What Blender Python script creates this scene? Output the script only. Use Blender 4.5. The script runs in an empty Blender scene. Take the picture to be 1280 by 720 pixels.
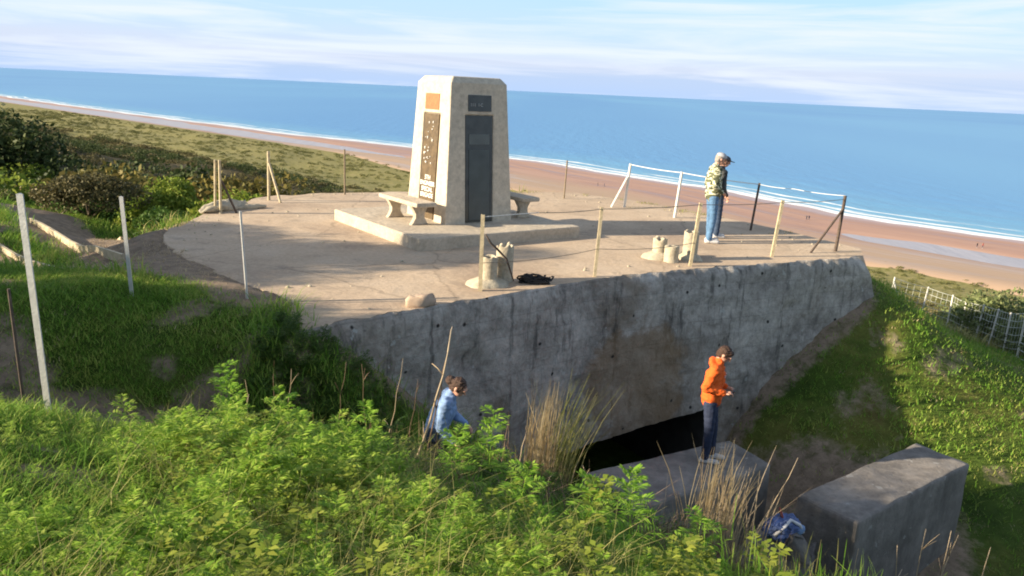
import bpy, math, random
import numpy as np
from mathutils import Vector, Matrix, noise as mnoise
random.seed(7); RNG = np.random.default_rng(11)
SC = bpy.context.scene; COL = SC.collection
CZ = 2.85
E1 = np.array([math.cos(math.radians(36)), math.sin(math.radians(36))])
E2 = np.array([-E1[1], E1[0]])
SUN_AZ, SUN_EL = 15.0, 18.0

# ------------------------------------------------------------------ materials
def nodes(name):
    m = bpy.data.materials.new(name); m.use_nodes = True
    nt = m.node_tree; b = nt.nodes['Principled BSDF']
    return m, nt, b
def nd(nt, t, **kw):
    n = nt.nodes.new(t)
    for k, v in kw.items():
        if k.startswith('i_'):
            key = k[2:]; key = int(key) if key.isdigit() else key.replace('_', ' ')
            n.inputs[key].default_value = v
        else: setattr(n, k, v)
    return n
def ramp(nt, src, stops, interp='LINEAR'):
    r = nt.nodes.new('ShaderNodeValToRGB'); r.color_ramp.interpolation = interp
    while len(r.color_ramp.elements) < len(stops): r.color_ramp.elements.new(.5)
    for e, (p, c) in zip(r.color_ramp.elements, stops):
        e.position = p; e.color = (c, c, c, 1) if isinstance(c, (int, float)) else (*c[:3], 1)
    nt.links.new(src, r.inputs[0]); return r
def mixc(nt, fac, a, b, blend='MIX'):
    m = nt.nodes.new('ShaderNodeMix'); m.data_type = 'RGBA'; m.blend_type = blend
    for sock, v in ((m.inputs[0], fac), (m.inputs[6], a), (m.inputs[7], b)):
        if isinstance(v, bpy.types.NodeSocket): nt.links.new(v, sock)
        elif isinstance(v, (int, float)): sock.default_value = v
        else: sock.default_value = (*v[:3], 1)
    return m.outputs[2]
def noise(nt, vec, scale, detail=4, rough=.6, dist=0):
    n = nd(nt, 'ShaderNodeTexNoise', i_Scale=scale, i_Detail=detail, i_Roughness=rough, i_Distortion=dist)
    if vec is not None: nt.links.new(vec, n.inputs['Vector'])
    return n
def bump(nt, b, h, strength=.4, dist=.02, prev=None):
    n = nd(nt, 'ShaderNodeBump', i_Strength=strength, i_Distance=dist)
    nt.links.new(h, n.inputs['Height'])
    if prev: nt.links.new(prev, n.inputs['Normal'])
    if b: nt.links.new(n.outputs[0], b.inputs['Normal'])
    return n.outputs[0]
def coords(nt, kind='Object', scale=None, rot=None):
    c = nt.nodes.new('ShaderNodeTexCoord').outputs[kind]
    if scale or rot:
        m = nd(nt, 'ShaderNodeMapping')
        if scale: m.inputs['Scale'].default_value = scale
        if rot: m.inputs['Rotation'].default_value = rot
        nt.links.new(c, m.inputs[0]); return m.outputs[0]
    return c

def mat_simple(name, col, rough=.8, var=.25, scale=8, bmp=.3, metal=0, bdist=.01):
    m, nt, b = nodes(name); v = coords(nt)
    n = noise(nt, v, scale, 5)
    r = ramp(nt, n.outputs[0], [(.3, tuple(c * (1 - var) for c in col)), (.7, tuple(min(1, c * (1 + var)) for c in col))])
    nt.links.new(r.outputs[0], b.inputs['Base Color'])
    b.inputs['Roughness'].default_value = rough; b.inputs['Metallic'].default_value = metal
    n2 = noise(nt, v, scale * 6, 4); bump(nt, b, n2.outputs[0], bmp, bdist)
    return m

def mat_concrete(name, light, dark, stain=.5, scale=1.0, boards=False, pits=True):
    m, nt, b = nodes(name); v = coords(nt)
    n1 = noise(nt, v, .9 * scale, 8, .62, .3); n2 = noise(nt, v, 7 * scale, 6, .7)
    base = ramp(nt, n1.outputs[0], [(.32, dark), (.62, light)])
    fine = ramp(nt, n2.outputs[0], [(.3, .62), (.7, 1.15)])
    c = mixc(nt, .8, base.outputs[0], fine.outputs[0], 'MULTIPLY')
    if stain > 0:   # streaks running down
        sv = coords(nt, 'Object', (2.2, 2.2, .28)); ns = noise(nt, sv, 1.6, 6, .65)
        st = ramp(nt, ns.outputs[0], [(.44, 0.0), (.66, stain)])
        c = mixc(nt, st.outputs[0], c, tuple(d * .38 for d in dark))
        rs = noise(nt, coords(nt, 'Object', (1, 1, .5)), .8, 5, .6)
        rr = ramp(nt, rs.outputs[0], [(.56, 0.0), (.72, .45)])
        c = mixc(nt, rr.outputs[0], c, (.13, .07, .035))
        wv = nd(nt, 'ShaderNodeTexVoronoi', i_Scale=3.1); nt.links.new(v, wv.inputs['Vector'])
        ws = noise(nt, v, 4.5, 3); wr = ramp(nt, ws.outputs[0], [(.66, 0.0), (.70, .5)])
        c = mixc(nt, wr.outputs[0], c, (.42, .42, .40))
    nt.links.new(c, b.inputs['Base Color']); b.inputs['Roughness'].default_value = .92
    prev = bump(nt, None, n2.outputs[0], .5, .02)
    prev = bump(nt, None, n1.outputs[0], .5, .08, prev)
    if pits:
        vo = nd(nt, 'ShaderNodeTexVoronoi', i_Scale=9 * scale); nt.links.new(v, vo.inputs['Vector'])
        pr = ramp(nt, vo.outputs[0], [(.05, 0.0), (.22, 1.0)])
        prev = bump(nt, None, pr.outputs[0], .35, .015, prev)
    nt.links.new(prev, b.inputs['Normal'])
    return m

def mat_leaf(name, c1, c2, c3, trans=.35, scale=.9, rough=.55):
    m, nt, b = nodes(name); v = coords(nt)
    n = noise(nt, v, scale, 3); g = nt.nodes.new('ShaderNodeNewGeometry')
    add = nd(nt, 'ShaderNodeMath', operation='MULTIPLY_ADD'); nt.links.new(g.outputs['Random Per Island'], add.inputs[0])
    add.inputs[1].default_value = .45; nt.links.new(n.outputs[0], add.inputs[2])
    r = ramp(nt, add.outputs[0], [(.35, c1), (.7, c2), (1.0, c3)])
    nt.links.new(r.outputs[0], b.inputs['Base Color']); b.inputs['Roughness'].default_value = rough
    b.inputs['Specular IOR Level'].default_value = .12
    out = nt.nodes['Material Output']; t = nt.nodes.new('ShaderNodeBsdfTranslucent')
    nt.links.new(r.outputs[0], t.inputs[0]); mx = nt.nodes.new('ShaderNodeMixShader'); mx.inputs[0].default_value = trans
    nt.links.new(b.outputs[0], mx.inputs[1]); nt.links.new(t.outputs[0], mx.inputs[2]); nt.links.new(mx.outputs[0], out.inputs[0])
    return m

def mat_wall():
    m, nt, b = nodes('bunker_wall_concrete'); v = coords(nt)
    n1 = noise(nt, v, 1.1, 9, .68, .4); n2 = noise(nt, v, 9, 7, .72); n3 = noise(nt, v, .45, 5, .6, .8)
    c = ramp(nt, n1.outputs[0], [(.30, (.22, .20, .18)), (.46, (.42, .385, .345)), (.58, (.54, .50, .45)), (.72, (.64, .60, .55))]).outputs[0]
    c = mixc(nt, .85, c, ramp(nt, n2.outputs[0], [(.3, .55), (.7, 1.25)]).outputs[0], 'MULTIPLY')
    c = mixc(nt, ramp(nt, n3.outputs[0], [(.50, 0.0), (.66, .55)]).outputs[0], c, (.17, .115, .06))           # ochre and brown patches
    st = noise(nt, coords(nt, 'Object', (3.4, 3.4, .30)), 1.3, 7, .7)
    c = mixc(nt, ramp(nt, st.outputs[0], [(.56, 0.0), (.68, .75)]).outputs[0], c, (.05, .047, .045))           # dark drip streaks
    sw = noise(nt, coords(nt, 'Object', (6, 6, .5)), 1.7, 5, .7)
    c = mixc(nt, ramp(nt, sw.outputs[0], [(.64, 0.0), (.72, .5)]).outputs[0], c, (.42, .42, .41))              # pale lime streaks
    li = noise(nt, v, 6.5, 3, .5)
    c = mixc(nt, ramp(nt, li.outputs[0], [(.68, 0.0), (.71, .75)]).outputs[0], c, (.50, .50, .47))             # lichen spots
    # shuttering courses, rotated with the wall face
    mp = nd(nt, 'ShaderNodeMapping'); mp.inputs['Rotation'].default_value = (math.radians(90), 0, math.radians(33)); mp.vector_type = 'TEXTURE'
    dn = nd(nt, 'ShaderNodeVectorMath', operation='MULTIPLY_ADD'); nt.links.new(n1.outputs['Color'], dn.inputs[0]); dn.inputs[1].default_value = (.07, .07, .07); nt.links.new(v, dn.inputs[2])
    nt.links.new(dn.outputs[0], mp.inputs[0])
    br = nd(nt, 'ShaderNodeTexBrick', i_Scale=1.0); br.inputs['Brick Width'].default_value = .62; br.inputs['Row Height'].default_value = .30; br.inputs['Mortar Size'].default_value = .012; br.inputs['Mortar Smooth'].default_value = .4
    br.inputs['Color1'].default_value = (.85, .85, .85, 1); br.inputs['Color2'].default_value = (1.12, 1.1, 1.08, 1); br.inputs['Mortar'].default_value = (.5, .5, .5, 1)
    nt.links.new(mp.outputs[0], br.inputs[0])
    c = mixc(nt, .28, c, br.outputs[0], 'MULTIPLY')
    sxx = nt.nodes.new('ShaderNodeVectorMath'); sxx.operation = 'DISTANCE'; nt.links.new(dn.outputs[0], sxx.inputs[0]); sxx.inputs[1].default_value = (2.2, 13.0, -1.9)
    dd = nd(nt, 'ShaderNodeMath', operation='MULTIPLY_ADD'); nt.links.new(n1.outputs[0], dd.inputs[0]); dd.inputs[1].default_value = 1.6; nt.links.new(sxx.outputs['Value'], dd.inputs[2])
    rust = ramp(nt, dd.outputs[0], [(.0, .7), (.9, .6), (1.0, .0)]); dd2 = nd(nt, 'ShaderNodeMath', operation='MULTIPLY'); nt.links.new(dd.outputs[0], dd2.inputs[0]); dd2.inputs[1].default_value = .52
    nt.links.new(dd2.outputs[0], rust.inputs[0]); c = mixc(nt, rust.outputs[0], c, (.27, .175, .09))
    ho = nd(nt, 'ShaderNodeTexVoronoi', i_Scale=2.6); nt.links.new(v, ho.inputs['Vector'])
    hole = ramp(nt, ho.outputs[0], [(.06, 1.0), (.10, 0.0)])
    c = mixc(nt, hole.outputs[0], c, (.04, .037, .035))
    nt.links.new(c, b.inputs['Base Color']); b.inputs['Roughness'].default_value = .95; b.inputs['Specular IOR Level'].default_value = .2
    prev = bump(nt, None, br.outputs['Fac'], -.3, .02)
    prev = bump(nt, None, n2.outputs[0], .9, .03, prev); prev = bump(nt, None, n1.outputs[0], .8, .12, prev)
    prev = bump(nt, None, noise(nt, v, 40, 4, .7).outputs[0], .6, .01, prev)
    nt.links.new(prev, b.inputs['Normal']); return m
def mat_terrace():
    m, nt, b = nodes('terrace_concrete'); v = coords(nt)
    n1 = noise(nt, v, .45, 8, .65, .4); n2 = noise(nt, v, 14, 6, .75); n3 = noise(nt, v, 1.6, 6, .65, .3)
    c = ramp(nt, n1.outputs[0], [(.32, (.40, .305, .225)), (.5, (.53, .415, .30)), (.68, (.60, .485, .365))]).outputs[0]
    c = mixc(nt, .7, c, ramp(nt, n2.outputs[0], [(.3, .68), (.7, 1.2)]).outputs[0], 'MULTIPLY')
    c = mixc(nt, ramp(nt, n3.outputs[0], [(.56, 0.0), (.66, .5)]).outputs[0], c, (.29, .235, .185))
    dn = nd(nt, 'ShaderNodeVectorMath', operation='MULTIPLY_ADD'); nt.links.new(n3.outputs['Color'], dn.inputs[0]); dn.inputs[1].default_value = (.5, .5, 0); nt.links.new(v, dn.inputs[2])
    vo = nd(nt, 'ShaderNodeTexVoronoi', feature='DISTANCE_TO_EDGE', i_Scale=.30); nt.links.new(dn.outputs[0], vo.inputs['Vector'])
    cr = ramp(nt, vo.outputs[0], [(.0015, .38), (.006, 0.0)]); c = mixc(nt, cr.outputs[0], c, (.13, .10, .08))
    sp = noise(nt, v, 45, 2, .5); c = mixc(nt, ramp(nt, sp.outputs[0], [(.68, 0.0), (.72, .6)]).outputs[0], c, (.18, .145, .12))
    nt.links.new(c, b.inputs['Base Color']); b.inputs['Roughness'].default_value = .95; b.inputs['Specular IOR Level'].default_value = .2
    prev = bump(nt, None, n2.outputs[0], .5, .015); prev = bump(nt, None, n3.outputs[0], .4, .06, prev); prev = bump(nt, None, cr.outputs[0], -.6, .02, prev)
    nt.links.new(prev, b.inputs['Normal']); return m
M = {}
M['concrete_top'] = mat_concrete('platform_concrete', (.55, .415, .305), (.42, .315, .235), 0, .6, pits=False)
M['concrete_old'] = mat_wall()
M['concrete_block'] = mat_concrete('block_concrete', (.30, .275, .25), (.16, .145, .13), .4)
M['concrete_mon'] = mat_concrete('monument_concrete', (.60, .53, .42), (.55, .485, .385), 0, 1.4, pits=False)
M['concrete_bench'] = mat_concrete('bench_concrete', (.58, .50, .39), (.46, .39, .30), 0, 2)
M['concrete_pipe'] = mat_concrete('pipe_concrete', (.55, .49, .37), (.40, .35, .26), 0, 2.5)
M['inside'] = mat_simple('chamber_painted_shade', (.05, .048, .045), .95, .3, 3)  # shade inside the slot put into the colour: concrete made near-black
M['post_tan'] = mat_simple('weathered_post', (.50, .42, .27), .7, .3, 12)
M['post_pale'] = mat_simple('galvanised_post', (.55, .55, .53), .45, .15, 12, metal=.3)
M['post_white'] = mat_simple('white_painted_post', (.72, .70, .64), .6, .15, 12)
M['post_dark'] = mat_simple('rusty_dark_post', (.09, .065, .05), .8, .4, 14)
M['post_brown'] = mat_simple('brown_post', (.22, .17, .11), .8, .3, 14)
M['wire'] = mat_simple('wire', (.20, .17, .14), .6, .2, 20)
M['wire_white'] = mat_simple('pale_rope', (.75, .74, .70), .7, .1, 20)
M['bark'] = mat_simple('bark', (.10, .075, .05), .95, .4, 10, .8, bdist=.03)
M['timber'] = mat_simple('weathered_timber', (.52, .44, .30), .85, .25, 9)
M['granite'] = mat_simple('dark_granite', (.042, .046, .042), .22, .35, 5, .05)
M['granite_brown'] = mat_simple('brown_bronze_panel', (.115, .080, .042), .4, .4, 9, .25)
M['bronze'] = mat_simple('copper_plaque', (.50, .13, .045), .6, .2, 14, .3)
M['letter'] = mat_simple('white_lettering', (.78, .76, .70), .7, .05, 9, 0)
M['letter_grey'] = mat_simple('grey_lettering', (.33, .35, .35), .6, .05, 9, 0)
M['black'] = mat_simple('netting_and_disc_black', (.025, .024, .024), .8, .3, 15)
M['skin'] = mat_simple('skin', (.55, .30, .21), .55, .08, 14, .05)
M['hair'] = mat_simple('brown_hair', (.055, .026, .015), .6, .35, 40, .8)
M['orange'] = mat_simple('orange_fleece', (.80, .125, .012), .85, .1, 20, .4)
M['navy'] = mat_simple('navy_trousers', (.018, .028, .065), .85, .2, 12, .4)
M['jeans'] = mat_simple('blue_jeans', (.085, .18, .32), .85, .22, 9, .4)
M['jeans_dark'] = mat_simple('dark_jeans', (.035, .06, .11), .85, .22, 9, .4)
M['denim'] = mat_simple('pale_denim', (.20, .31, .52), .85, .2, 9, .4)
M['dark_jacket'] = mat_simple('black_jacket', (.022, .026, .030), .6, .2, 9, .4)
M['shoe'] = mat_simple('pale_trainers', (.55, .55, .55), .7, .2, 30, .2)
M['cap'] = mat_simple('grey_cap', (.42, .43, .46), .8, .15, 20, .2)
M['cap_dark'] = mat_simple('dark_cap_brim', (.03, .035, .05), .7, .15, 20, .2)
M['eye'] = mat_simple('eye', (.02, .015, .012), .3, .1, 20, 0)
M['white_cloth'] = mat_simple('white_cloth', (.72, .72, .74), .8, .1, 20, .3)
M['phone'] = mat_simple('phone_glass', (.02, .02, .022), .15, .1, 20, 0)
M['print'] = mat_simple('pale_print', (.72, .42, .36), .8, .2, 40, 0)
M['red'] = mat_simple('red_fabric', (.42, .09, .07), .8, .2, 20, .2)
M['bag_blue'] = mat_simple('blue_bag_fabric', (.10, .15, .32), .7, .6, 14, .5)
M['strap'] = mat_simple('grey_strap', (.30, .33, .36), .8, .1, 20, .2)

def mat_camo():
    m, nt, b = nodes('camouflage_fleece'); v = coords(nt, 'Object', (1, 1, 2.0))
    n = noise(nt, v, 7.5, 1.0, .4, .6)
    r = ramp(nt, n.outputs[0], [(0, (.05, .06, .035)), (.38, (.12, .13, .07)), (.53, (.62, .61, .46)), (.63, (.09, .10, .05)), (.72, (.55, .55, .42))], 'CONSTANT')
    nt.links.new(r.outputs[0], b.inputs['Base Color']); b.inputs['Roughness'].default_value = .9
    bump(nt, b, noise(nt, v, 40).outputs[0], .3, .01); return m
M['camo'] = mat_camo()

LEAF = {
 'herb': mat_leaf('herb_leaf', (.10, .23, .03), (.31, .50, .065), (.56, .64, .15), .42, 1.6),
 'herb_bright': mat_leaf('bright_herb_leaf', (.13, .29, .03), (.28, .50, .06), (.46, .60, .12), .42, 1.5),
 'grass': mat_leaf('grass_blade', (.06, .15, .018), (.19, .36, .045), (.42, .45, .11), .35, .8),
 'straw': mat_leaf('straw', (.28, .20, .11), (.44, .35, .20), (.60, .50, .32), .2, 2),
 'straw_green': mat_leaf('green_straw', (.14, .17, .05), (.28, .28, .09), (.48, .42, .18), .25, 2),
 'stem': mat_leaf('dead_stem', (.09, .06, .04), (.18, .12, .08), (.34, .25, .17), .0, 2, .8),
 'stem_pale': mat_leaf('pale_dead_stem', (.30, .23, .15), (.42, .33, .22), (.55, .45, .32), .0, 2, .8),
 'dark': mat_leaf('dark_foliage', (.022, .038, .014), (.05, .075, .024), (.10, .12, .04), .2, .25),
 'mid': mat_leaf('mid_foliage', (.035, .075, .016), (.07, .135, .026), (.12, .19, .04), .25, .3),
 'bright': mat_leaf('bright_foliage', (.08, .13, .02), (.18, .25, .035), (.30, .34, .06), .3, .3),
 'autumn': mat_leaf('autumn_foliage', (.08, .08, .024), (.17, .15, .04), (.26, .19, .06), .25, .3),
 'brown': mat_leaf('brown_scrub', (.06, .058, .026), (.115, .105, .045), (.19, .16, .075), .15, .08),
 'olive': mat_leaf('olive_scrub', (.06, .07, .02), (.13, .14, .045), (.22, .21, .08), .15, .1),
 'silver': mat_leaf('grey_green_foliage', (.085, .12, .045), (.18, .22, .085), (.30, .33, .15), .25, .5),
}

# ground
def mat_ground(name, far=False):
    m, nt, b = nodes(name); v = coords(nt)
    at = nd(nt, 'ShaderNodeAttribute', attribute_name='dirt')
    n1 = noise(nt, v, .05 if far else .55, 6, .65); n2 = noise(nt, v, .6 if far else 5, 6, .7)
    if far:
        g = ramp(nt, n1.outputs[0], [(.30, (.05, .045, .02)), (.45, (.105, .085, .042)), (.58, (.15, .12, .06)), (.72, (.12, .075, .045))])
    else:
        g = ramp(nt, n1.outputs[0], [(.32, (.035, .065, .012)), (.5, (.075, .12, .02)), (.66, (.16, .165, .04)), (.8, (.15, .10, .045))])
    f = ramp(nt, n2.outputs[0], [(.3, .6), (.7, 1.3)])
    g = mixc(nt, .8, g.outputs[0], f.outputs[0], 'MULTIPLY')
    if far:
        d = ramp(nt, n2.outputs[0], [(.3, (.16, .16, .055)), (.5, (.26, .24, .09)), (.75, (.38, .30, .16))])
    else:
        d = ramp(nt, n2.outputs[0], [(.3, (.17, .128, .092)), (.7, (.37, .285, .205))])
    md = nd(nt, 'ShaderNodeMath', operation='MULTIPLY_ADD'); nt.links.new(n2.outputs[0], md.inputs[0]); md.inputs[1].default_value = .9
    nt.links.new(at.outputs['Fac'], md.inputs[2])
    mr = ramp(nt, md.outputs[0], [(.72, 0.0), (1.05, 1.0)])
    c = mixc(nt, mr.outputs[0], g, d.outputs[0])
    nt.links.new(c, b.inputs['Base Color']); b.inputs['Roughness'].default_value = .95
    b.inputs['Specular IOR Level'].default_value = .15
    prev = bump(nt, None, n2.outputs[0], .8, .5 if far else .06)
    if not far: prev = bump(nt, None, noise(nt, v, 28, 5, .7).outputs[0], .7, .03, prev)
    nt.links.new(prev, b.inputs['Normal']); return m
M['ground'] = mat_ground('grassy_ground'); M['far_ground'] = mat_ground('dune_and_scrub_ground', True)

def mat_beach():
    m, nt, b = nodes('beach_sand'); uv = coords(nt, 'UV')    # uv = (metres from shore, metres along shore)/100
    mp = nd(nt, 'ShaderNodeMapping'); mp.inputs['Scale'].default_value = (9, .55, 1); nt.links.new(uv, mp.inputs[0])
    n = noise(nt, mp.outputs[0], 1.5, 6, .6, .4)
    c = ramp(nt, n.outputs[0], [(.3, (.31, .175, .125)), (.5, (.42, .25, .18)), (.72, (.49, .32, .24))])
    sx = nt.nodes.new('ShaderNodeSeparateXYZ'); nt.links.new(uv, sx.inputs[0])
    dry = ramp(nt, sx.outputs[0], [(.50, 0.0), (.78, 1.0)])
    c2 = mixc(nt, dry.outputs[0], c.outputs[0], (.46, .32, .21))
    nt.links.new(c2, b.inputs['Base Color'])
    wet = ramp(nt, sx.outputs[0], [(.0, .0), (.12, 1.0)])
    n3 = ramp(nt, n.outputs[0], [(.38, .38), (.52, .75)])
    rr = nd(nt, 'ShaderNodeMath', operation='MULTIPLY'); nt.links.new(wet.outputs[0], rr.inputs[0]); nt.links.new(n3.outputs[0], rr.inputs[1])
    mx = nd(nt, 'ShaderNodeMath', operation='MAXIMUM'); nt.links.new(rr.outputs[0], mx.inputs[0]); mx.inputs[1].default_value = .30
    nt.links.new(mx.outputs[0], b.inputs['Roughness'])
    bump(nt, b, n.outputs[0], .3, .15); return m
M['beach'] = mat_beach()

def mat_sea():
    m, nt, b = nodes('sea_water'); v = coords(nt)
    uv = coords(nt, 'UV'); sx = nt.nodes.new('ShaderNodeSeparateXYZ'); nt.links.new(uv, sx.inputs[0])  # u: metres out to sea /100
    near = ramp(nt, sx.outputs[0], [(.0, 1.0), (.35, .45), (1.0, 0.0)])
    big = noise(nt, coords(nt, 'Object', (.0012, .0003, 1), (0, 0, math.radians(-44))), 1.0, 4, .5)
    deep = ramp(nt, big.outputs[0], [(.35, (.085, .265, .53)), (.65, (.12, .33, .57))])
    c = mixc(nt, near.outputs[0], deep.outputs[0], (.16, .40, .55))
    # foam lines: breaking waves, broken up along the shore
    mp = nd(nt, 'ShaderNodeMapping'); mp.inputs['Scale'].default_value = (14, 1.2, 1); nt.links.new(uv, mp.inputs[0])
    fn = noise(nt, mp.outputs[0], 1.4, 6, .65, .5)
    prof = ramp(nt, sx.outputs[0], [(.0, .70), (.05, .60), (.08, .26), (.10, .32), (.125, .57), (.16, .30), (.21, .20), (.25, .50), (.28, .18), (.42, 0.0)])
    ad = nd(nt, 'ShaderNodeMath', operation='ADD'); nt.links.new(fn.outputs[0], ad.inputs[0]); nt.links.new(prof.outputs[0], ad.inputs[1])
    fm = ramp(nt, ad.outputs[0], [(.84, 0.0), (.95, 1.0)])
    gt = nd(nt, 'ShaderNodeMath', operation='GREATER_THAN'); nt.links.new(sx.outputs[0], gt.inputs[0]); gt.inputs[1].default_value = -.06
    fmm = nd(nt, 'ShaderNodeMath', operation='MULTIPLY'); nt.links.new(fm.outputs[0], fmm.inputs[0]); nt.links.new(gt.outputs[0], fmm.inputs[1])
    c = mixc(nt, fmm.outputs[0], c, (.80, .84, .86))
    inl = nd(nt, 'ShaderNodeMath', operation='LESS_THAN'); nt.links.new(sx.outputs[0], inl.inputs[0]); inl.inputs[1].default_value = -.10
    c = mixc(nt, inl.outputs[0], c, (.36, .37, .43))
    nt.links.new(c, b.inputs['Base Color'])
    rg = nd(nt, 'ShaderNodeMath', operation='MULTIPLY_ADD'); nt.links.new(fm.outputs[0], rg.inputs[0]); rg.inputs[1].default_value = .5; rg.inputs[2].default_value = .38
    nt.links.new(rg.outputs[0], b.inputs['Roughness']); b.inputs['Specular IOR Level'].default_value = .35
    w1 = noise(nt, coords(nt, 'Object', (.10, .02, 1), (0, 0, math.radians(-44))), 1.0, 5, .6)
    prev = bump(nt, None, w1.outputs[0], .6, 1.0)
    w2 = noise(nt, coords(nt, 'Object', (.8, .4, 1), (0, 0, math.radians(-44))), 1.0, 4, .6)
    prev = bump(nt, None, w2.outputs[0], .5, .15, prev)
    nt.links.new(prev, b.inputs['Normal']); return m
M['sea'] = mat_sea()

# ------------------------------------------------------------------ mesh helpers
def link(name, me, mat=None, parent=None, smooth=True, loc=None):
    o = bpy.data.objects.new(name, me); COL.objects.link(o)
    if mat is not None:
        me.materials.clear(); me.materials.append(mat)
    if smooth and len(me.polygons): me.polygons.foreach_set('use_smooth', np.ones(len(me.polygons), dtype=bool))
    if parent is not None: o.parent = parent
    if loc is not None: o.location = loc
    return o
def tag(o, label=None, cat=None, group=None, kind=None):
    if label: o['label'] = label
    if cat: o['category'] = cat
    if group: o['group'] = group
    if kind: o['kind'] = kind
    return o
def empty(name, loc, rz=0, label=None, cat=None, group=None):
    o = bpy.data.objects.new(name, None); COL.objects.link(o); o.location = loc; o.rotation_euler = (0, 0, rz)
    o.empty_display_size = .2
    return tag(o, label, cat, group)
def np_mesh(name, V, Fq, uv=None):
    """V (n,3), Fq (m,k) all faces with k corners"""
    V = np.asarray(V, dtype=np.float32); Fq = np.asarray(Fq, dtype=np.int32); k = Fq.shape[1]
    me = bpy.data.meshes.new(name); me.vertices.add(len(V)); me.vertices.foreach_set('co', V.ravel())
    me.loops.add(Fq.size); me.loops.foreach_set('vertex_index', Fq.ravel())
    me.polygons.add(len(Fq)); me.polygons.foreach_set('loop_start', np.arange(0, Fq.size, k, dtype=np.int32))
    me.polygons.foreach_set('loop_total', np.full(len(Fq), k, dtype=np.int32))
    if uv is not None:
        l = me.uv_layers.new(name='UVMap'); l.data.foreach_set('uv', np.asarray(uv, dtype=np.float32)[Fq.ravel()].ravel())
    me.update(calc_edges=True); return me
class MB:
    def __init__(s): s.v = []; s.f = []
    def add(s, vs, fs):
        o = len(s.v); s.v += [tuple(map(float, p)) for p in vs]; s.f += [tuple(i + o for i in f) for f in fs]; return s
    def box(s, c, size, rz=0, taper=(1, 1)):
        cx, cy, cz = c; sx, sy, sz = (q / 2 for q in size); co, si = math.cos(rz), math.sin(rz); vs = []
        for z in (-1, 1):
            tx, ty = (1, 1) if z < 0 else taper
            for x, y in ((-1, -1), (1, -1), (1, 1), (-1, 1)):
                X, Y = x * sx * tx, y * sy * ty; vs.append((cx + X * co - Y * si, cy + X * si + Y * co, cz + z * sz))
        return s.add(vs, [(3, 2, 1, 0), (4, 5, 6, 7), (0, 1, 5, 4), (1, 2, 6, 5), (2, 3, 7, 6), (3, 0, 4, 7)])
    def tube(s, pts, rad, n=8, cap=True):
        pts = [Vector(p) for p in pts]; rad = rad if hasattr(rad, '__len__') else [rad] * len(pts); rings = []
        up = Vector((0, 0, 1)); vs = []; fs = []
        for i, p in enumerate(pts):
            d = (pts[min(i + 1, len(pts) - 1)] - pts[max(i - 1, 0)]).normalized()
            a = d.cross(up); a = d.cross(Vector((1, 0, 0))) if a.length < .05 else a
            a.normalize(); b = d.cross(a).normalized()
            for k in range(n):
                t = 2 * math.pi * k / n; vs.append(p + (a * math.cos(t) + b * math.sin(t)) * rad[i])
        for i in range(len(pts) - 1):
            for k in range(n): fs.append((i * n + k, i * n + (k + 1) % n, (i + 1) * n + (k + 1) % n, (i + 1) * n + k))
        if cap: fs.append(tuple(range(n - 1, -1, -1))); fs.append(tuple((len(pts) - 1) * n + k for k in range(n)))
        return s.add(vs, fs)
    def lathe(s, prof, c=(0, 0, 0), n=24):
        vs = []; fs = []
        for r, z in prof:
            for k in range(n): t = 2 * math.pi * k / n; vs.append((c[0] + r * math.cos(t), c[1] + r * math.sin(t), c[2] + z))
        for i in range(len(prof) - 1):
            for k in range(n): fs.append((i * n + k, i * n + (k + 1) % n, (i + 1) * n + (k + 1) % n, (i + 1) * n + k))
        return s.add(vs, fs)
    def capsule(s, a, b, ra, rb, n=12, m=5, flat=None):
        """tapered capsule with round ends; overlapping ones are fused by the voxel remesh"""
        a, b = Vector(a), Vector(b); d = (b - a); L = d.length
        d = d / L if L > 1e-6 else Vector((0, 0, 1))
        u = d.cross(Vector((0, 1, 0))); u = d.cross(Vector((1, 0, 0))) if u.length < .1 else u
        u.normalize(); w = d.cross(u); prof = []
        for i in range(m + 1): t = -math.pi / 2 + i * math.pi / 2 / m; prof.append((a + d * ra * math.sin(t), max(ra * math.cos(t), 1e-4)))
        for i in range(m + 1): t = i * math.pi / 2 / m; prof.append((b + d * rb * math.sin(t), max(rb * math.cos(t), 1e-4)))
        vs = []; fs = []
        for p, r in prof:
            for k in range(n):
                t = 2 * math.pi * k / n; q = (u * math.cos(t) + w * math.sin(t)) * r
                if flat: q = Vector((q.x * flat[0], q.y * flat[1], q.z * flat[2]))
                vs.append(p + q)
        for i in range(len(prof) - 1):
            for k in range(n): fs.append((i * n + k, i * n + (k + 1) % n, (i + 1) * n + (k + 1) % n, (i + 1) * n + k))
        fs.append(tuple(range(n - 1, -1, -1))); fs.append(tuple((len(prof) - 1) * n + k for k in range(n)))
        return s.add(vs, fs)
    def ball(s, c, r, n=16, rot=None):
        rx, ry, rz = r if hasattr(r, '__len__') else (r, r, r); vs = []; fs = []
        for i in range(n // 2 + 1):
            ph = -math.pi / 2 + math.pi * i / (n // 2)
            for k in range(n):
                t = 2 * math.pi * k / n; p = Vector((rx * max(math.cos(ph), 1e-3) * math.cos(t), ry * max(math.cos(ph), 1e-3) * math.sin(t), rz * math.sin(ph)))
                if rot: p = rot @ p
                vs.append(Vector(c) + p)
        for i in range(n // 2):
            for k in range(n): fs.append((i * n + k, i * n + (k + 1) % n, (i + 1) * n + (k + 1) % n, (i + 1) * n + k))
        fs.append(tuple(range(n - 1, -1, -1))); fs.append(tuple((n // 2) * n + k for k in range(n)))
        return s.add(vs, fs)
    def mesh(s, name):
        me = bpy.data.meshes.new(name); me.from_pydata(s.v, [], s.f); me.update(); return me
    def build(s, name, mat, parent=None, smooth=True, loc=None):
        return link(name, s.mesh(name), mat, parent, smooth, loc)
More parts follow.
